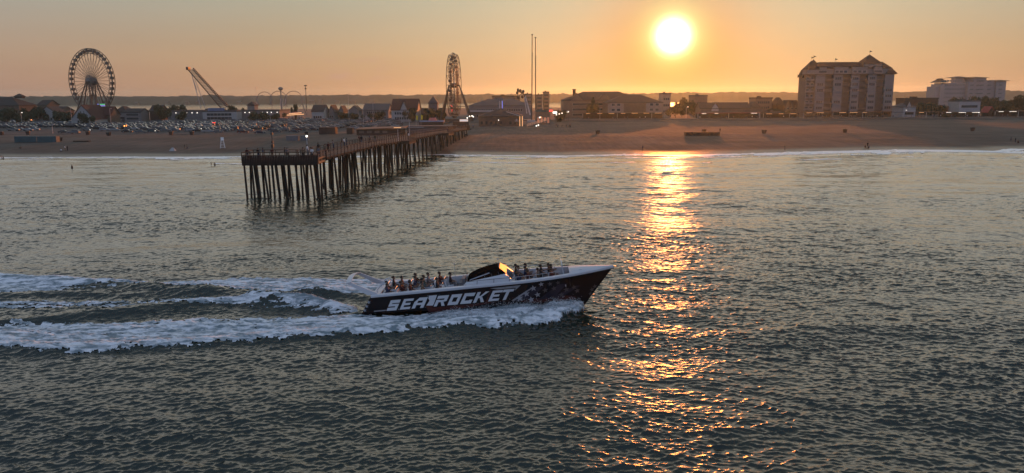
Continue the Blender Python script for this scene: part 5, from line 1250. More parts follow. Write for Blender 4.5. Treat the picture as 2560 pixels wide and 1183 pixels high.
# bump out platforms, posts and boxes on the pier
for y0, ln in ((205, 8), (262, 10)):
        q = MB(); P = [pier_pt(y0, -2.2), pier_pt(y0, -.02), pier_pt(y0+ln, -.02), pier_pt(y0+ln, -2.2)]; q.hexa([p-Vector((0, 0, .9)) for p in P]+[p-Vector((0, 0, .01)) for p in P]); q.build('side_platform', mWood, pier)
for y0, ln in ((205, 8), (262, 10)): rail_run(pier_pt(y0, -2.2), pier_pt(y0+ln, -2.2), pier, 5)
def pier_world(y, ac, dz=0.0): v = pier_pt(y, ac, dz); return Vector((v.x-34.4, v.y+147, v.z))
for k, (px_, y, ac, hh, lit) in enumerate(((682, 146.5, 8.2, 4.3, False), (711, 152, 5.3, 3.4, True), (1055, 238, 5.2, 4.6, False), (992, 203, .2, 3.0, False))):
    v = pier_world(y, ac) if ac < PW+.1 else Vector((pt(px_, 380, y).x, y, HZ_))
    o = thing('pier_lamp', ['dark lamp post with a loudspeaker on the pier head', 'lamp post with a bright lamp at the start of the pier walkway', 'tall thin lamp post halfway along the pier', 'short grey post at the bend of the pier railing'][k], 'lamp post', tuple(v))
    q = MB(); q.tube((0, 0, 0), (0, 0, hh), .10, .08, 6)
    if k == 0: q.box((-.22, -.2, 1.9), (.22, .2, 2.5)); q.box((-.16, -.15, 2.7), (.16, .15, 3.1)); q.box((-.2, -.2, hh), (.2, .2, hh+.35))
    q.build('pole', mDark if k == 0 else mSteel, o)
    if lit: q = MB(); q.ball((0, 0, hh+.2), .22, 8); q.build('lamp_head', mLamp, o)
# low buildings where the pier meets the land
o = thing('bait_shop', 'long low pier shop with a sloping roof and orange lit eaves', 'building', (pt(940, 330, 325).x, 325, GZ)); w = (1046-893)*mpp(325); x0 = -w*.32
q = MB(); q.box((x0, 0, 0), (x0+w*.75, 9, 2.3)); q.build('wall', mBrownB, o)
q = MB(); q.hexa([(x0-.4, -.7, 2.302), (x0+w*.8, -.7, 2.9), (x0+w*.8, 9.6, 2.9), (x0-.4, 9.6, 2.302), (x0-.4, -.7, 2.55), (x0+w*.8, -.7, 3.15), (x0+w*.8, 9.6, 3.5), (x0-.4, 9.6, 2.9)]); q.build('roof', mat('orange light tinted roof', (.22, .10, .06), .8, .2), o)  # orange light on the sloping roof is put into its colour
q = MB(); q.box((x0+w*.62, -.85, 3.0), (x0+w*.74, -.72, 3.2)); q.build('strip_lamp', mWarm, o)
for k in range(4): q = MB(); q.box((x0+1+k*3.2, -.06, .9), (x0+3+k*3.2, -.005, 1.9)); q.build('shutter', mTan, o)
o = thing('pier_kiosk', 'flat roofed grey kiosk beside the pier walkway', 'kiosk', (pt(1075, 318, 335).x, 335, GZ)); w = 130*mpp(335)
q = MB(); q.box((-w*.45, 0, 0), (w*.45, 7, 3.0)); q.build('wall', mGreyW, o)
q = MB(); q.box((-w*.48, -.8, 3.002), (w*.5, 7.5, 3.3)); q.build('roof', mRoofG, o)
q = MB(); q.box((-w*.48, -1.0, 2.7), (-w*.12, -.82, 2.95)); q.build('fascia', mTrim, o)
o = thing('ride_booth_row', 'low row of booths with blue fronts and a red awning before the second wheel', 'booth', (pt(1078, 295, 400).x, 400, GZ)); w = 60*mpp(400)
q = MB(); q.box((-w/2, 0, 0), (w/2, 4, 3.0)); q.build('wall', mBrownB, o)
q = MB(); q.box((-w/2, -.3, 3.0), (w/2+.3, 4.2, 3.5)); q.build('fascia', mat('pale blue fascia', (.25, .30, .42), .6), o)
q = MB(); q.hexa([(-1.5, 0, 3.6), (2.6, 0, 3.6), (2.6, 3, 3.6), (-1.5, 3, 3.6), (-.9, .6, 5.0), (2.0, .6, 5.0), (2.0, 2.4, 5.0), (-.9, 2.4, 5.0)]); q.build('awning', mat('faded red awning', (.5, .15, .13), .8), o)
o = thing('ticket_booth', 'small booth with a white lit sign right of the second wheel', 'booth', (pt(1152, 293, 405).x, 405, GZ))
q = MB(); q.box((-4, 0, 0), (4, 3, 2.9)); q.build('wall', mBrownB, o); q = MB(); q.box((-.6, -.25, 2.902), (3.6, 0.1, 4.0)); q.build('sign_board', mat('lit white sign', (.8, .7, .65), .6, .05, emit=(1, .75, .65), emit_s=.5), o)
for px_, py_ in ((1168, 295), (1174, 291), (1180, 290), (1183, 292)): q = MB(); v = pt(px_, py_, 404); q.ball((v.x-o.location.x, v.y-405, v.z-GZ), .33, 8); q.build('lit_bulb', mLamp, o)
# sand filled platform under the arcade
sheet('pier_base', 'raised dark platform under the pier arcade', [(pt(1165, 320, 396).x, 396), (pt(1385, 320, 396).x, 396), (pt(1385, 320, 480).x, 480), (pt(1165, 320, 480).x, 480)], GZ-.02, mTown, 3.0)

# ------------------------------------------------------------------ parked cars
def car_mesh(kind):
    L, Wd = {'sedan': (4.7, 1.8), 'suv': (4.8, 1.9), 'van': (5.0, 1.95), 'pickup': (5.4, 1.95)}[kind]; h = L/2; w = Wd/2
    low = {'sedan': [(-h, .35), (-h, .80), (-h+.15, .95), (-1.55, 1.0), (1.05, .98), (h-.25, .82), (h, .65), (h, .30)],
           'suv': [(-h, .40), (-h, .95), (-h+.1, 1.1), (-1.9, 1.12), (1.15, 1.12), (h-.2, .98), (h, .75), (h, .35)],
           'van': [(-h, .40), (-h, 1.0), (-h+.05, 1.15), (-2.2, 1.17), (1.3, 1.15), (h-.25, .95), (h, .7), (h, .35)],
           'pickup': [(-h, .45), (-h, 1.0), (-h+.05, 1.1), (-1.0, 1.12), (1.25, 1.12), (h-.2, 1.02), (h, .8), (h, .4)]}[kind]
    cab = {'sedan': [(-1.75, .98), (-1.0, 1.44), (.35, 1.46), (1.15, .97)], 'suv': [(-2.2, 1.10), (-1.95, 1.70), (.35, 1.74), (1.2, 1.10)], 'van': [(-2.4, 1.14), (-2.3, 1.86), (.7, 1.88), (1.7, 1.12)], 'pickup': [(-.95, 1.10), (-.75, 1.74), (.55, 1.76), (1.35, 1.10)]}[kind]
    b = MB(); n = len(low); vs = []
    for sy, ins in ((-1, 0), (1, 0)):
        for x, z in low: vs.append((x*(.985 if z > .8 else 1), sy*(w-(.05 if z > .9 else 0)), z))
    b.add(vs, [tuple(range(n)), tuple(range(2*n-1, n-1, -1))]+[(i, i+n, (i+1) % n+n, (i+1) % n) for i in range(n)])
    vs = []
    for sy in (-1, 1):
        for x, z in cab: vs.append((x, sy*(w-.10 if z < 1.2 else w-.28), z))
    b.add(vs, [(0, 1, 2, 3), (7, 6, 5, 4), (1, 5, 6, 2), (0, 4, 5, 1), (3, 2, 6, 7), (0, 3, 7, 4)])
    g_ = MB(); c_ = cab; zt = c_[1][1]-.10; zb = c_[0][1]+.06; o_ = .015
    for sy in (-1, 1):
        def yy(z): return sy*((w-.10)+((w-.28)-(w-.10))*(z-c_[0][1])/(c_[1][1]-c_[0][1])+o_)
        xs = [c_[0][0]+(c_[1][0]-c_[0][0])*.3+.1, c_[1][0]+.12, c_[2][0]-.05, c_[3][0]-(c_[3][0]-c_[2][0])*.2-.1]
        g_.add([(xs[0], yy(zb), zb), (xs[1], yy(zt), zt), (xs[2], yy(zt), zt), (xs[3], yy(zb), zb)], [(0, 1, 2, 3)])
    for i, j, s in ((3, 2, 1), (0, 1, -1)):
        a, d = Vector((c_[i][0], 0, c_[i][1])), Vector((c_[j][0], 0, c_[j][1])); nrm = Vector((d.z-a.z, 0, a.x-d.x)).normalized()*s*(1 if True else 1)
        if nrm.x*s < 0: nrm = -nrm
        p, q2 = a.lerp(d, .10)+nrm*o_, a.lerp(d, .88)+nrm*o_
        g_.add([(p.x, -(w-.22), p.z), (p.x, w-.22, p.z), (q2.x, w-.36, q2.z), (q2.x, -(w-.36), q2.z)], [(0, 1, 2, 3)])
    wh = MB(); wh.tube((0, -.11, 0), (0, .11, 0), .34, n=12); hub_ = MB(); hub_.tube((0, -.125, 0), (0, .125, 0), .20, n=8)
    lt = MB()
    return b, g_, wh, hub_, [(-h+.95, -w+.10), (h-.95, -w+.10), (-h+.95, w-.10), (h-.95, w-.10)], h, w
def paint(n, c): return mat(n, [v*.5 for v in c], .42, .05, coat=.12, spec=.3)
PAINTS = {'white': paint('white car paint', (.45, .45, .45)), 'silver': paint('silver car paint', (.22, .225, .23)), 'grey': paint('grey car paint', (.08, .083, .086)), 'black': paint('black car paint', (.012, .012, .014)), 'dark blue': paint('dark blue car paint', (.02, .035, .075)), 'dark red': paint('dark red car paint', (.14, .015, .015))}
KINDS_ = {'sedan': 'saloon', 'suv': 'tall estate car', 'van': 'van', 'pickup': 'pickup'}
CARS = {}
mHead = mat('headlight glass', (.75, .75, .72), .1, .02)
for k in KINDS_:
    b, g_, wh, hub_, wp, h, w = car_mesh(k); one = MB(); one.v, one.f, one.m = list(b.v), list(b.f), list(b.m)
    one.mi = 1; one.add(g_.v, g_.f); one.mi = 2
    for x, y in wp: one.add([(vx+x, vy+y, vz+.34) for vx, vy, vz in wh.v], wh.f)
    wh2 = MB(); wh2.v, wh2.f, wh2.m = list(wh.v), list(wh.f), list(wh.m); wh2.mi = 1; wh2.add(hub_.v, hub_.f)
    hl = MB()
    for sy in (-1, 1): hl.box((h-.10, sy*(w-.35)-.18, .66), (h+.012, sy*(w-.35)+.18, .80))
    CARS[k] = dict(body=b.mesh('body', PAINTS['white']), glass=g_.mesh('window', mGlass), wheel=wh2.mesh('wheel', [mRubber, mSteel]), wp=wp, one=one.mesh('parked_car', [PAINTS['white'], mGlass, mRubber]), raw=one, hl=hl.mesh('headlight', mHead))
cr_ = random.Random(21)
def pick_car(): return cr_.choices(list(KINDS_), (5, 5, 1, 1.2))[0], cr_.choices(list(PAINTS), (2.0, 2.6, 3, 4, 1.6, .9))[0]
spots = []
# loose front cars measured one by one (photo x, y of the wheels, heading)
for px_, py_, a in ((34, 327, 0), (52, 326, .1), (70, 327, .1), (86, 326, .15), (106, 318, 0), (120, 317, .1), (140, 317, 0), (150, 318, .1), (160, 333, .2), (186, 334, 3), (218, 326, .2), (262, 327, 0), (287, 327, .1), (318, 331, .1), (352, 332, .2), (384, 331, .1), (412, 328, .2), (438, 328, .1), (470, 327, .2), (495, 329, .1), (520, 331, .15), (545, 332, .2), (607, 333, .1), (650, 334, .2), (690, 331, .1), (735, 331, .2), (760, 326, .1)):
    p = g(px_, py_, GZ+.1); spots.append((p.x, p.y, a+.12))
y = 346.0; row = 0
taken = [(a, b2_) for a, b2_, _ in spots]
while y < 556:
    x = -340.0 + cr_.uniform(-1, 1)
    while x < -40:
        px_, py_ = proj(np.array([x]), np.array([y]), np.array([GZ])); px_, py_ = float(px_[0]), float(py_[0])
        lo_y = np.interp(px_, [-50, 60, 130, 250, 420, 560, 800, 1000], [322, 322, 317, 324, 328, 329, 327, 318])
        aisle = (int((x+340)/6.2) % 6 == 5)
        if -40 < px_ < 1000 and py_ < lo_y and not aisle and cr_.random() < .93 and all(abs(x-a)+abs(y-b2_) > 5.2 for a, b2_ in taken) and not (x > -62 and y > 330 and px_ > 880 and y < 350):
            bd = any(abs(x-bx_) < bw_ and y > by_-4 for bx_, by_, bw_ in ((pt(207, 290, 470).x, 470, 8), (pt(262, 290, 485).x, 485, 11)))
            if not bd: spots.append((x+cr_.uniform(-.3, .3), y+cr_.uniform(-.25, .25), cr_.choice((.16, .16, .16, math.pi+.16))+cr_.uniform(-.03, .03)))
        x += 5.7
    y += 3.4 if y < 420 else 4.2; row += 1
spots.sort(key=lambda s: s[1]); print('cars', len(spots))
def car_place(x, y, k):
    px_, _ = proj(np.array([x]), np.array([y]), np.array([GZ])); px_ = float(px_[0])
    across = ['below the inn', 'below the cottage', 'below the gabled hall', 'below the motel', 'left of the hall front', 'below the hall front', 'below the lookout cabin', 'below the orange ride', 'below the white shop', 'below the grey cottages'][min(9, max(0, int(px_/100)))]
    dep = 'in the front line' if y < 352 else 'near the front' if y < 362 else 'a few rows back' if y < 374 else 'some rows back' if y < 392 else 'deep among the cars'
    return dep, across
for k, (x, y, a) in enumerate(spots[:300]):
    kd, col = pick_car(); d1_, d2_ = car_place(x, y, k); C = CARS[kd]
    lab = f'{col} {KINDS_[kd]} parked {d1_} {d2_}'
    z = GZ+.012 if y > 338 else sand_z(x, y)+.03
    if k < 70:
        o = thing('parked_car', lab, 'car', (x, y, GZ+.014), a, 'cars in the beach car park')
        inst('body', C['body'], o, mats={0: PAINTS[col]}); inst('window', C['glass'], o)
        for i in range(2): pass
        for wx, wy in C['wp']: inst('wheel', C['wheel'], o, (wx, wy, .34))
        inst('headlight', C['hl'], o)
    else:
        o = inst('parked_car', C['one'], None, (x, y, GZ+.014), a, None, {0: PAINTS[col]}); tag(o, lab, 'car', 'cars in the beach car park')
rest = spots[300:]
if rest:
    big = MB(); pl = list(PAINTS)
    for x, y, a in rest:
        kd, col = pick_car(); R_ = CARS[kd]['raw']; ca, sa = math.cos(a), math.sin(a); off = len(big.v)
        big.v += [(vx*ca-vy*sa+x, vx*sa+vy*ca+y, vz+GZ+.014) for vx, vy, vz in R_.v]; big.f += [[i+off for i in f] for f in R_.f]; ci = pl.index(col)
        big.m += [ci if m_ == 0 else 6+m_-1 for m_ in R_.m]
    me = bpy.data.meshes.new('parked_cars'); me.from_pydata(big.v, [], big.f)
    for c_ in pl: me.materials.append(PAINTS[c_])
    me.materials.append(mGlass); me.materials.append(mRubber); me.polygons.foreach_set('material_index', big.m); me.update()
    bm = bmesh.new(); bm.from_mesh(me); bmesh.ops.recalc_face_normals(bm, faces=bm.faces); bm.to_mesh(me); bm.free()
    o = bpy.data.objects.new('parked_cars', me); link(o); tag(o, 'dense mass of cars at the back of the beach car park', None, None, 'stuff')
# lit lamps of two cars moving in the lot

# ------------------------------------------------------------------ people
mSkin = mat('skin', (.22, .125, .085), .6, .08); mHair = mat('dark hair', (.022, .015, .011), .7, .2); mHairB = mat('light brown hair', (.05, .03, .017), .7, .2)
CLOTH = {n: mat(n+' cloth', c, .85, .15, 6.0) for n, c in (('black', (.012, .012, .014)), ('navy', (.02, .03, .07)), ('grey', (.13, .13, .14)), ('white', (.62, .62, .62)), ('maroon', (.06, .014, .014)), ('olive', (.06, .06, .03)), ('tan', (.17, .12, .08)), ('teal', (.03, .10, .11)), ('pink', (.25, .13, .13)), ('blue', (.06, .11, .22)))}
mShoe = mat('dark shoes', (.02, .018, .016), .7, .1)
def body_mesh(pose, detail=True):
    """one continuous skinned figure; z = 0 under the feet (or under the seat for 'sit')"""
    J = {}; E = []
    def j(n, p, r): J[n] = (Vector(p), r)
    sit = pose.startswith('sit')
    if pose == 'ground': hip = .12
    elif sit: hip = .54
    else: hip = .92
    lean = .10 if pose in ('lean',) else 0.0
    j('pelvis', (0, 0, hip), .135); j('waist', (lean*.4, 0, hip+.17), .120); j('chest', (lean, 0, hip+.38), .145); j('neck', (lean*1.2, 0, hip+.51), .060)
    j('jaw', (lean*1.3+.035, 0, hip+.59), .072); j('skull', (lean*1.3+.02, 0, hip+.685), .095); j('crown', (lean*1.3+.01, 0, hip+.755), .075)
    E += [('pelvis', 'waist'), ('waist', 'chest'), ('chest', 'neck'), ('neck', 'jaw'), ('jaw', 'skull'), ('skull', 'crown')]
    if detail:
        j('nose', (lean*1.3+.135, 0, hip+.66), .016); E.append(('skull', 'nose'))
    ank = []
    for s, nm in ((1, 'l'), (-1, 'r')):
        sh = (lean, s*.185, hip+.45)
        if pose in ('stand', 'walk', 'ground'): el, wr = (lean-.02+(.10*s if pose == 'walk' else 0), s*.245, hip+.17), (lean+.06+(.18*s if pose == 'walk' else 0), s*.235, hip-.08)
        elif pose == 'sit': el, wr = (.06, s*.235, hip+.20), (.28, s*.16, hip+.12)
        elif pose == 'sit_bar': el, wr = (.22, s*.22, hip+.26), (.45, s*.17, hip+.34)
        elif pose == 'sit_point': el, wr = ((.24, s*.20, hip+.44), (.50, s*.15, hip+.48)) if s < 0 else ((.06, s*.235, hip+.20), (.28, s*.16, hip+.12))
        elif pose == 'lean': el, wr = (.20, s*.23, hip+.20), (.40, s*.14, hip+.24)
        else: el, wr = (.06, s*.235, hip+.20), (.2, s*.2, hip+.1)
        j('sh'+nm, sh, .070); j('el'+nm, el, .046); j('wr'+nm, wr, .032)
        E += [('chest', 'sh'+nm), ('sh'+nm, 'el'+nm), ('el'+nm, 'wr'+nm)]
        d = (Vector(wr)-Vector(el)).normalized(); up = Vector((0, 0, 1)) if abs(d.z) < .8 else Vector((1, 0, 0)); sd = d.cross(up).normalized()
        j('pa'+nm, Vector(wr)+d*.07, .036); E.append(('wr'+nm, 'pa'+nm))
        if detail:
            for f, (o_, ln) in enumerate(((-.03, .07), (-.01, .085), (.01, .08), (.03, .06))):
                b0 = Vector(wr)+d*.095+sd*o_; j(f'f{f}a'+nm, b0+d*ln*.5, .010); j(f'f{f}b'+nm, b0+d*ln+up*-.015, .008); E += [('pa'+nm, f'f{f}a'+nm), (f'f{f}a'+nm, f'f{f}b'+nm)]
            b0 = Vector(wr)+d*.05+sd*(-.045); j('tha'+nm, b0+sd*-.012, .011); j('thb'+nm, b0+d*.04+sd*-.02, .009); E += [('wr'+nm, 'tha'+nm), ('tha'+nm, 'thb'+nm)]
        hp = (0, s*.095, hip-.04)
        if sit: kn, an, to = (.43, s*.12, hip-.02), (.45, s*.12, .09), (.60, s*.13, .04)
        elif pose == 'ground': kn, an, to = (.36, s*.13, .42), (.55, s*.12, .09), (.68, s*.13, .05)
        elif pose == 'walk': kn, an, to = (.16*s+.05, s*.10, .49), (.30*s-.04, s*.10, .10 if s > 0 else .14), (.30*s+.12, s*.11, .04 if s > 0 else .06)
        else: kn, an, to = (.02, s*.11, .49), (-.01, s*.12, .09), (.14, s*.14, .04)
        j('hp'+nm, hp, .095); j('kn'+nm, kn, .062); j('an'+nm, an, .042); j('to'+nm, to, .036)
        E += [('pelvis', 'hp'+nm), ('hp'+nm, 'kn'+nm), ('kn'+nm, 'an'+nm), ('an'+nm, 'to'+nm)]
    names = list(J); ix = {n: i for i, n in enumerate(names)}
    me = bpy.data.meshes.new('tmp'); me.from_pydata([J[n][0] for n in names], [(ix[a], ix[b]) for a, b in E], [])
    o = bpy.data.objects.new('tmp', me); COL.objects.link(o)
    md = o.modifiers.new('s', 'SKIN'); md.use_smooth_shade = True
    for i, n in enumerate(names): v = me.skin_vertices[0].data[i]; k_ = 1.0 if n[0] == 'f' or n[:2] == 'th' else 1.12; v.radius = (J[n][1]*k_, J[n][1]*k_); v.use_root = (n == 'pelvis')
    if detail: o.modifiers.new('d', 'SUBSURF').levels = 1
    dg = bpy.context.evaluated_depsgraph_get(); ev = o.evaluated_get(dg); out = bpy.data.meshes.new_from_object(ev); out.name = 'body'
    bpy.data.objects.remove(o)
    cls = {}
    def seg(a, b):
        f = a[:2]
        if b in ('jaw', 'skull', 'crown', 'nose') or b[:2] in ('wr', 'pa', 'th') or a[:2] == 'pa' or (b[0] == 'f' and b[1].isdigit()): return 0
        if b in ('waist', 'chest', 'neck') or b[:2] in ('sh', 'el'): return 1
        if b[:2] == 'to': return 3
        return 2
    SG = [(J[a][0], J[b][0], seg(a, b), (J[a][1]+J[b][1])/2) for a, b in E]
    A_ = np.array([s[0] for s in SG]); B_ = np.array([s[1] for s in SG]); K_ = np.array([s[2] for s in SG]); RR = np.array([s[3] for s in SG])
    C_ = np.array([p.center for p in out.polygons]); d = B_-A_
    t_ = np.clip(((C_[:, None]-A_[None])*d[None]).sum(2)/(d*d).sum(1)[None], 0, 1)
    dist = np.linalg.norm(C_[:, None]-A_[None]-t_[..., None]*d[None], axis=2)-RR[None]
    out.materials.clear()
    for m_ in (mSkin, CLOTH['grey'], CLOTH['navy'], mShoe): out.materials.append(m_)
    out.polygons.foreach_set('material_index', K_[dist.argmin(1)].astype(np.int32)); out.update()
    hc = J['skull'][0]; q = MB(); q.ball((hc.x-.018, 0, hc.z+.03), .112, 12, (1.0, .88, 1.0), .38); HR = q.mesh('hair', mHair)
    q = MB()
    for s in (-1, 1): q.ball((hc.x+.085, s*.034, hc.z-.01), .013, 6)
    EY = q.mesh('eyes', mat('eye', (.03, .02, .02), .2, 0))
    return out, HR, EY
POSES = {p: body_mesh(p) for p in ('stand', 'walk', 'lean', 'sit', 'sit_bar', 'sit_point', 'ground')}
TINY = {p: body_mesh(p, False) for p in ('stand', 'walk')}
def person(pose, loc, rz, shirt, trouser, label, group=None, hair=True, sc=1.0, rot=None, bare=False, eyes=False):
    bm_, hm_, ey_ = POSES[pose]
    o = inst('person', bm_, None, loc, rz, sc, {1: mSkin if bare else CLOTH[shirt], 2: CLOTH[trouser]}); tag(o, label, 'person', group)
    if rot is not None: o.rotation_euler = rot
    h_ = inst('hair', hm_, o)
    if not hair: h_.material_slots[0].link = 'OBJECT'; h_.material_slots[0].material = mHairB
    if eyes: inst('eyes', ey_, o)
    return o
# on the boat: (x along hull, y across, pose, shirt, phrase)
PB = [(2.35, -1.45, 'sit', 'navy', 'passenger in a navy top in the rearmost near side seat'), (3.35, -1.30, 'sit_bar', 'maroon', 'passenger in a maroon top second from the stern on the near side'), (3.35, -.80, 'sit', 'black', 'passenger in black beside the maroon top in the rear seats'), (5.35, -1.4, 'sit', 'tan', 'passenger in a tan top in the middle of the near rear seats'), (5.35, -.85, 'sit_bar', 'teal', 'passenger in teal in the middle of the near rear seats'), (6.35, -1.2, 'sit', 'black', 'passenger in black alone near the front of the near rear seats'),
      (3.3, 1.1, 'sit', 'maroon', 'passenger in maroon rearmost on the far side'), (4.3, 1.4, 'sit_bar', 'black', 'passenger in black behind two others on the far rear side'), (4.32, .85, 'sit', 'navy', 'passenger in navy on the far rear side bench'), (5.3, 1.3, 'sit', 'grey', 'passenger in grey on the far rear side'), (5.3, .75, 'sit', 'olive', 'passenger in olive on the far rear side'), (7.25, 1.0, 'sit', 'black', 'large passenger in black at the front of the far rear seats'),
      (13.2, -.75, 'sit', 'black', 'passenger in black just ahead of the orange windscreen'), (13.2, -1.35, 'sit_bar', 'navy', 'passenger in navy low at the near rail ahead of the windscreen'), (13.2, 1.0, 'sit', 'grey', 'passenger in a pale grey top on the far side ahead of the windscreen'), (14.2, 1.3, 'sit', 'blue', 'passenger in blue on the far front bench'), (14.2, -1.1, 'sit', 'maroon', 'passenger in maroon on the near front bench'), (15.2, .9, 'sit_point', 'black', 'passenger in black pointing ahead with one arm'), (15.2, -.7, 'sit', 'tan', 'passenger in a tan top behind the foremost near bench'), (16.2, 1.3, 'sit_bar', 'black', 'passenger in black foremost on the far side'),
      (16.2, .7, 'sit', 'pink', 'passenger in pink foremost on the far inner side'), (16.2, -.75, 'sit', 'tan', 'passenger in tan foremost on the near inner side'), (16.2, -1.3, 'sit_bar', 'maroon', 'passenger in maroon foremost by the near rail')]
PB += [(2.35, -.80, 'sit_bar', 'black', 'passenger in black beside the navy top in the rearmost near side seat'), (4.35, -1.35, 'sit', 'maroon', 'passenger in maroon third from the stern by the near rail'), (4.35, -.75, 'sit_bar', 'black', 'passenger in black third from the stern on the near inner side'), (2.35, 1.1, 'sit', 'black', 'passenger in black rearmost across from the navy top'), (6.3, 1.35, 'sit_bar', 'maroon', 'passenger in maroon just behind the large passenger in black'),
       (14.2, -.60, 'sit_bar', 'black', 'passenger in black on the inner side of the near front bench'), (13.2, 1.5, 'sit', 'black', 'passenger in black by the far rail ahead of the windscreen'), (15.2, -1.25, 'sit', 'black', 'passenger in black by the near rail in the third front row'), (15.2, 1.35, 'sit', 'maroon', 'passenger in maroon by the far rail in the third front row'), (14.2, .70, 'sit_bar', 'navy', 'passenger in navy on the inner side of the far front bench')]
for x, y, ps, c_, lab in PB:
    p = B_M @ Vector((x-.05+rng.uniform(-.24, .20), y*(1 if x < 15 else .72), FL-(.15 if x < 13 else .02))); person(ps, tuple(p), 0, c_, 'grey' if c_ != 'grey' else 'navy', lab, 'passengers on the speedboat', rng.random() < .75, rng.uniform(1.20, 1.32), (0, -B_TRIM, B_HEAD+rng.uniform(-.15, .15)), eyes=True)
p = B_M @ Vector((10.95, .55, FL-.20)); person('stand', tuple(p), 0, 'black', 'navy', 'helmsman standing with head above the black canopy of the speedboat', None, True, 1.15, (0, -B_TRIM, B_HEAD), eyes=True)
# on the pier
PP = [(-1.0, 4.9, 'lean', -90, 'maroon', 'person leaning on the seaward rail at the far left of the pier head'), (-2.9, 4.6, 'lean', -100, 'black', 'person in black, left of a pair at the pier head rail'), (-3.6, 4.2, 'stand', 200, 'navy', 'person in navy, right of a pair at the pier head rail'), (-5.4, 4.7, 'lean', -80, 'maroon', 'person in maroon bent over the pier head rail'), (-7.4, 3.6, 'stand', 30, 'black', 'person in black beside the dark pier lamp post'), (-8.1, 4.6, 'lean', -90, 'grey', 'person in grey right of the dark pier lamp post'),
      (-10.6, 3.2, 'stand', 160, 'pink', 'person in pink on the right part of the pier head'), (-10.9, 4.5, 'lean', -90, 'tan', 'person in tan at the right part of the pier head rail'), (-11.9, 2.6, 'walk', 10, 'maroon', 'person in maroon walking on the pier head'), (-12.5, 4.4, 'stand', -60, 'white', 'person in white right of the middle of the pier head'), (-13.2, 2.2, 'stand', 90, 'grey', 'person in grey near the right corner of the pier head')]
for dx_, dy_, ps, rz_, c_, lab in PP:
    person(ps, (-34.4+HX0-dx_-.15, 147+HY0+(5.4-dy_)*.9+.25, HZ_), R(rz_), c_, rng.choice(('navy', 'black', 'tan')), lab, 'people on the pier head', True, 1.22)
for k, (y, ac, ps, rz_, c_, lab) in enumerate(((151, 4.8, 'lean', 180, 'white', 'person in white at the far rail where the walkway leaves the head'), (153, 2.2, 'walk', 80, 'tan', 'person in tan walking along the start of the pier walkway'), (157, 4.9, 'stand', 150, 'black', 'tall person in black at the far rail of the walkway'), (158.5, 3.4, 'walk', -95, 'maroon', 'person in maroon walking seaward on the pier'), (166, 4.8, 'lean', 180, 'grey', 'person in grey leaning on the far rail of the walkway'), (171, 4.6, 'stand', 170, 'black', 'person in black, nearer of three at the far rail'), (172.5, 4.0, 'stand', 20, 'navy', 'person in navy, middle of three at the far rail'), (174, 4.9, 'lean', 180, 'white', 'person in white, farther of three at the far rail'),
      (183, 3.8, 'walk', 85, 'black', 'person in black walking landward before the pier bend'), (185, 4.8, 'lean', 180, 'maroon', 'person in maroon at the far rail before the pier bend'), (188, 2.0, 'stand', -60, 'olive', 'person in olive at the middle of the walkway before the bend'), (193, 4.7, 'stand', 180, 'navy', 'person in navy at the pier bend'), (208, -1.4, 'stand', -10, 'white', 'person in white on the first side platform of the pier'), (265, -1.2, 'lean', 0, 'grey', 'person in grey on the second side platform of the pier'), (268, -1.0, 'stand', 40, 'black', 'person in black on the second side platform of the pier'))):
    p = pier_world(y, ac); person(ps, tuple(p), R(rz_), c_, rng.choice(('navy', 'black', 'grey')), lab, 'people on the pier walkway', True, 1.2)
# on the beach and in the water
BP = [(153, 378, 'ground', 'white', 'person sitting on the sand, left of a group of three at the left'), (163, 377, 'stand', 'white', 'person in a white top in the middle of a group of three at the left'), (169, 377, 'stand', 'black', 'person in black at the right of a group of three at the left'), (462, 374, 'walk', 'black', 'person in black of a walking pair left of the lifeguard chair'), (468, 374, 'walk', 'tan', 'paler person of a walking pair left of the lifeguard chair'), (1607, 376, 'walk', 'navy', 'person walking alone on the sand under the sun'), (1962, 374, 'stand', 'black', 'person standing alone on the sand below the tall hotel'),
      (2163, 368, 'ground', 'maroon', 'person sitting in a beach group, left of the standing one'), (2169, 367, 'stand', 'black', 'person standing in a beach group of three'), (2172, 369, 'ground', 'navy', 'person lying back in a beach group of three'), (2527, 354, 'stand', 'grey', 'person in grey at the right edge of the beach'), (2538, 357, 'stand', 'black', 'person standing in the group at the right edge of the beach'), (2545, 358, 'ground', 'maroon', 'person sitting in the group at the right edge of the beach'), (1165, 345, 'walk', 'black', 'person walking on the sand right of the pier'), (1800, 331, 'stand', 'black', 'person standing beside the row of brown storage boxes'), (52, 372, 'ground', 'tan', 'person sitting alone on the sand at the far left')]
for px_, py_, ps, c_, lab in BP:
    p = g(px_, py_, 1.0)
    for _ in range(4): p = g(px_, py_, sand_z(p.x, p.y))
    person(ps, (p.x, p.y, sand_z(p.x, p.y)+.03), rng.uniform(0, 6.2), c_, rng.choice(('navy', 'black', 'tan')), lab, 'people on the beach', bare=(rng.random() < .25))
for px_, py_, lab in ((180, 419, 'bather standing waist deep in the sea at the left'), (537, 411, 'bather low in the water left of the pier head'), (528, 410, 'second bather low in the water left of the pier head'), (3, 394, 'bather in the shallows at the left edge'), (8, 396, 'second bather in the shallows at the left edge')):
    p = g(px_, py_, 0.2); person('stand', (p.x, p.y, -.75 if px_ < 300 else -1.0), rng.uniform(0, 6), 'black', 'black', lab, 'bathers', bare=True)
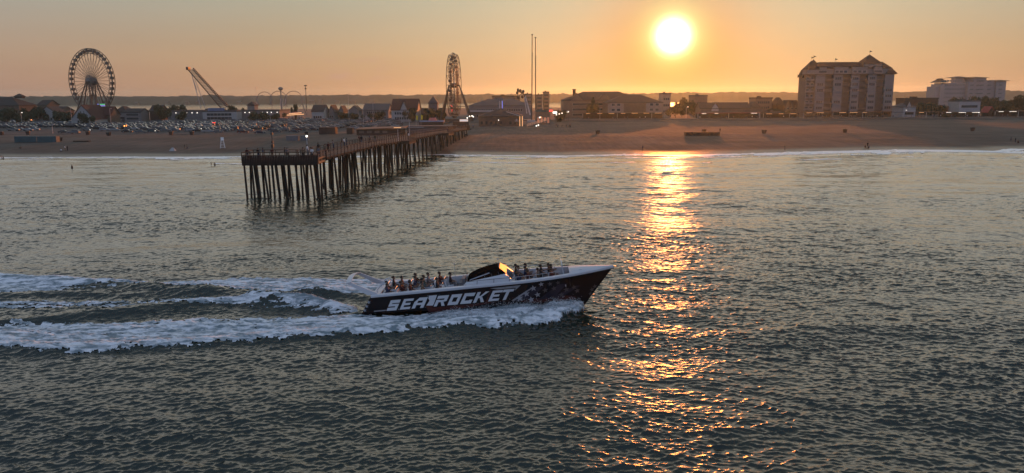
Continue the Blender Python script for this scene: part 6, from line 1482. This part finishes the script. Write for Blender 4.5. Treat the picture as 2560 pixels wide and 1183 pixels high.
# strollers along the boardwalk
pr2 = random.Random(9)
ZONES = [(1455, 1660, 12, 'before the arcade front under the brown hotels'), (1740, 1900, 22, 'by the lit shop terrace'), (1905, 1990, 8, 'by the low awning stall'), (2010, 2225, 30, 'under the shelter before the tall hotel'), (2230, 2340, 12, 'before the white pavilion'), (2345, 2450, 24, 'by the stalls before the white guest house'), (2485, 2558, 12, 'at the lit stalls of the right edge'), (1150, 1195, 6, 'near the foot of the second wheel'), (1385, 1440, 7, 'near the string of bulbs')]
for p0_, p1_, n, ph in ZONES:
    for k in range(n):
        Y = pr2.uniform(507, 511) if p0_ > 1440 else pr2.uniform(392, 395.5)
        px_ = pr2.uniform(p0_, p1_); v = pt(px_, 290, Y); c_ = pr2.choice(list(CLOTH)); ps = pr2.choice(('stand', 'walk')); z_ = GZ+.555 if p0_ > 1440 else GZ-.015
        o = inst('person', TINY[ps][0], None, (v.x, Y, z_), pr2.uniform(0, 6.2), pr2.uniform(.92, 1.08), {1: CLOTH[c_], 2: CLOTH[pr2.choice(('navy', 'black', 'tan', 'grey'))]}); inst('hair', TINY[ps][1], o)
        tag(o, f'tiny {"walker" if ps == "walk" else "bystander"} in {c_} {ph}', 'person', 'people on the boardwalk')

# ------------------------------------------------------------------ things on the sand
def bin_(px, py, label, m=None):
    p = g(px, py, 2.0)
    for _ in range(4): p = g(px, py, sand_z(p.x, p.y))
    o = thing('litter_bin', label, 'bin', (p.x, p.y, sand_z(p.x, p.y)), rng.uniform(-.3, .3), 'bins on the beach')
    q = MB(); q.hexa([(-.55, -.5, 0), (.55, -.5, 0), (.55, .5, 0), (-.55, .5, 0), (-.75, -.65, 1.35), (.75, -.65, 1.35), (.75, .65, 1.35), (-.75, .65, 1.35)]); q.build('body', m or mBrownB, o)
    q = MB(); q.box((-.8, -.7, 1.352), (.8, .7, 1.47)); q.box((-.25, -.2, 1.472), (.25, .2, 1.56)); q.build('lid', mDark, o)
for a in ((1494, 335, 'dark bin on the sand below the front hotel'), (1910, 334, 'dark bin on the sand left of the tall hotel'), (2112, 332, 'dark bin on the sand below the tall hotel'), (2431, 328, 'dark bin on the sand at the right'), (70, 337, 'dark bin at the front edge of the car park at left'), (220, 337, 'dark bin at the car park edge below the gabled hall'), (4, 338, 'dark bin at the left edge of the car park'), (150, 353, 'small dark bin right of the blue green container'), (480, 338, 'dark bin at the car park edge left of the lifeguard chair'), (428, 338, 'dark bin at the car park edge near the middle'), (272, 340, 'blue bin at the car park edge'), (1760, 332, 'dark bin behind the row of brown storage boxes'), (766, 338, 'brown bin beside the grey storage lockers')): bin_(*a)
def crate(px0, px1, pyb, hgt, label, m, D=2.5, name='storage_box', cat='storage box', group=None):
    c = g((px0+px1)/2, pyb, 2.0)
    for _ in range(4): c = g((px0+px1)/2, pyb, sand_z(c.x, c.y))
    w = (px1-px0)*mpp(c.y); o = thing(name, label, cat, (c.x, c.y, sand_z(c.x, c.y)), 0, group)
    q = MB(); q.box((-w/2, 0, 0), (w/2, D, hgt)); q.build('body', m, o)
    q = MB(); q.box((-w/2-.08, -.08, hgt+.001), (w/2+.08, D+.08, hgt+.12)); q.build('lid', m, o)
    q = MB(); n = max(2, int(w/2))
    for k in range(n+1): x = -w/2+w*k/n; q.box((x-.06, -.07, .05), (x+.06, -.004, hgt-.05))
    q.build('rib', m, o)
for k, (a, b2_) in enumerate(((1714, 1731), (1734, 1773), (1776, 1799))): crate(a, b2_, 340, 1.3, ('short left box of the brown storage boxes on the sand', 'long middle box of the brown storage boxes on the sand', 'right hand box of the brown storage boxes on the sand')[k], mBrownB, 3, group='brown storage boxes on the sand')
crate(37, 92, 356, 2.1, 'left half of the blue green container on the left beach', mTeal, 2.5, 'container', 'container'); crate(93, 141, 356, 2.1, 'right half of the blue green container on the left beach', mTeal, 2.5, 'container', 'container')
crate(716, 745, 352, 1.7, 'wide grey storage locker on the sand beyond the pier', mGreyW, 2.5); crate(752, 770, 352, 1.7, 'narrow grey storage locker on the sand beyond the pier', mGreyW, 2.5)
crate(798, 838, 336, 2.8, 'brown board fenced store at the car park corner', mBrownB, 5, 'store_shed', 'shed'); crate(867, 881, 336, 2.6, 'narrow brown store beside the low pier shop', mBrownB, 4, 'store_shed', 'shed')
for k, (p, yb) in enumerate(((878, 303), (912, 302))):
    v = g(p, yb, GZ+.02); o = thing('box_truck', ['white box trailer left of two behind the car park', 'white box trailer right of two behind the car park'][k], 'truck', (v.x, v.y, GZ+.014), .05)
    q = MB(); q.box((-3.6, -1.2, .8), (3.6, 1.2, 3.3)); q.build('box_body', mPaintW, o)
    q = MB(); q.box((3.602, -1.1, .5), (5.4, 1.1, 2.4)); q.build('cab', mPaintW, o)
    for x in (-2.4, 4.4):
        for y in (-1.1, 1.1): inst('wheel', CARS['van']['wheel'], o, (x, y, .42), 0, 1.22)
# lifeguard chair
p = g(557, 371, 1.2); p = g(557, 371, sand_z(p.x, p.y)); o = thing('lifeguard_chair', 'tall white lifeguard chair on the sand left of the pier', 'lifeguard chair', (p.x, p.y, sand_z(p.x, p.y)), .3)
mLG = mat('white painted lumber', (.75, .72, .70), .6, .05)
for sx_ in (-1, 1):
    for sy_ in (-1, 1): q = MB(); q.tube((sx_*.75, sy_*.9, -.1), (sx_*.38, sy_*.40, 2.6), .09, n=5); q.build('leg', mLG, o)
q = MB()
for k in range(5): f = (k+.5)/5; q.tube((-.75+.37*f, -.9+.5*f, 2.6*f), (.75-.37*f, -.9+.5*f, 2.6*f), .06, n=5)
q.build('ladder', mLG, o)
q = MB(); q.box((-.5, -.45, 2.6), (.5, .45, 2.72)); q.build('seat', mLG, o); q = MB(); q.hexa([(-.5, .40, 2.72), (.5, .40, 2.72), (.5, .48, 2.72), (-.5, .48, 2.72), (-.5, .55, 3.6), (.5, .55, 3.6), (.5, .63, 3.6), (-.5, .63, 3.6)]); q.build('backrest', mLG, o)
# beach clutter: pale umbrella, low mat, buggy
p = g(432, 376, 1.0); o = thing('beach_tent', 'small pale beach tent on the sand left of the walking pair', 'tent', (p.x, p.y, sand_z(p.x, p.y)))
q = MB(); q.add([(-1, -.8, 0), (1, -.8, 0), (1, .8, 0), (-1, .8, 0), (-.3, 0, 1.1), (.3, 0, 1.1)], [(0, 1, 5, 4), (1, 2, 5), (2, 3, 4, 5), (3, 0, 4)]); q.build('canopy', mPaintW, o); q = MB(); q.tube((-.3, 0, 0), (-.3, 0, 1.1), .02, n=4); q.build('pole', mSteel, o)
crate(183, 222, 355, .35, 'low wooden beach mat platform right of the blue green container', mWood, 1.5, 'sand_platform', 'platform')
for px_, py_, lab in ((225, 325, 'single lit headlight of a car below the big wheel'), (388, 327, 'lit headlight in the left of the car park'), (503, 322, 'lit headlight beside the red taillights')):
    v = pt(px_, py_, 352); o = MB().ball((0, 0, 0), .16, 7).build('headlight_lamp', mLamp); o.location = v; tag(o, lab, 'headlight')
for px_, py_ in ((533, 307), (537, 307)):
    v = pt(px_, py_, 420); o = MB().ball((0, 0, 0), .30, 7, (1.3, 1, .7)).build('tail_lamp', mRed); o.location = v; tag(o, 'red glowing tail lamp in the middle of the car park', 'tail lamp', 'red tail lamps')

# ------------------------------------------------------------------ evening haze
mHz = bpy.data.materials.new('haze air'); mHz.use_nodes = True; t = mHz.node_tree; t.nodes.clear()
pv = t.nodes.new('ShaderNodeVolumePrincipled'); ou = t.nodes.new('ShaderNodeOutputMaterial'); t.links.new(pv.outputs[0], ou.inputs['Volume'])
pv.inputs['Color'].default_value = (*HAZE_COL, 1); pv.inputs['Density'].default_value = HAZE_DENSITY; pv.inputs['Anisotropy'].default_value = HAZE_ANISO
if HAZE_DENSITY > 0:
    hzb = MB().box((-3600, -140, -4.6), (3600, 6300, 72)).build('haze', mHz); tag(hzb, 'thin warm evening haze over sea and town', None, None, 'stuff')
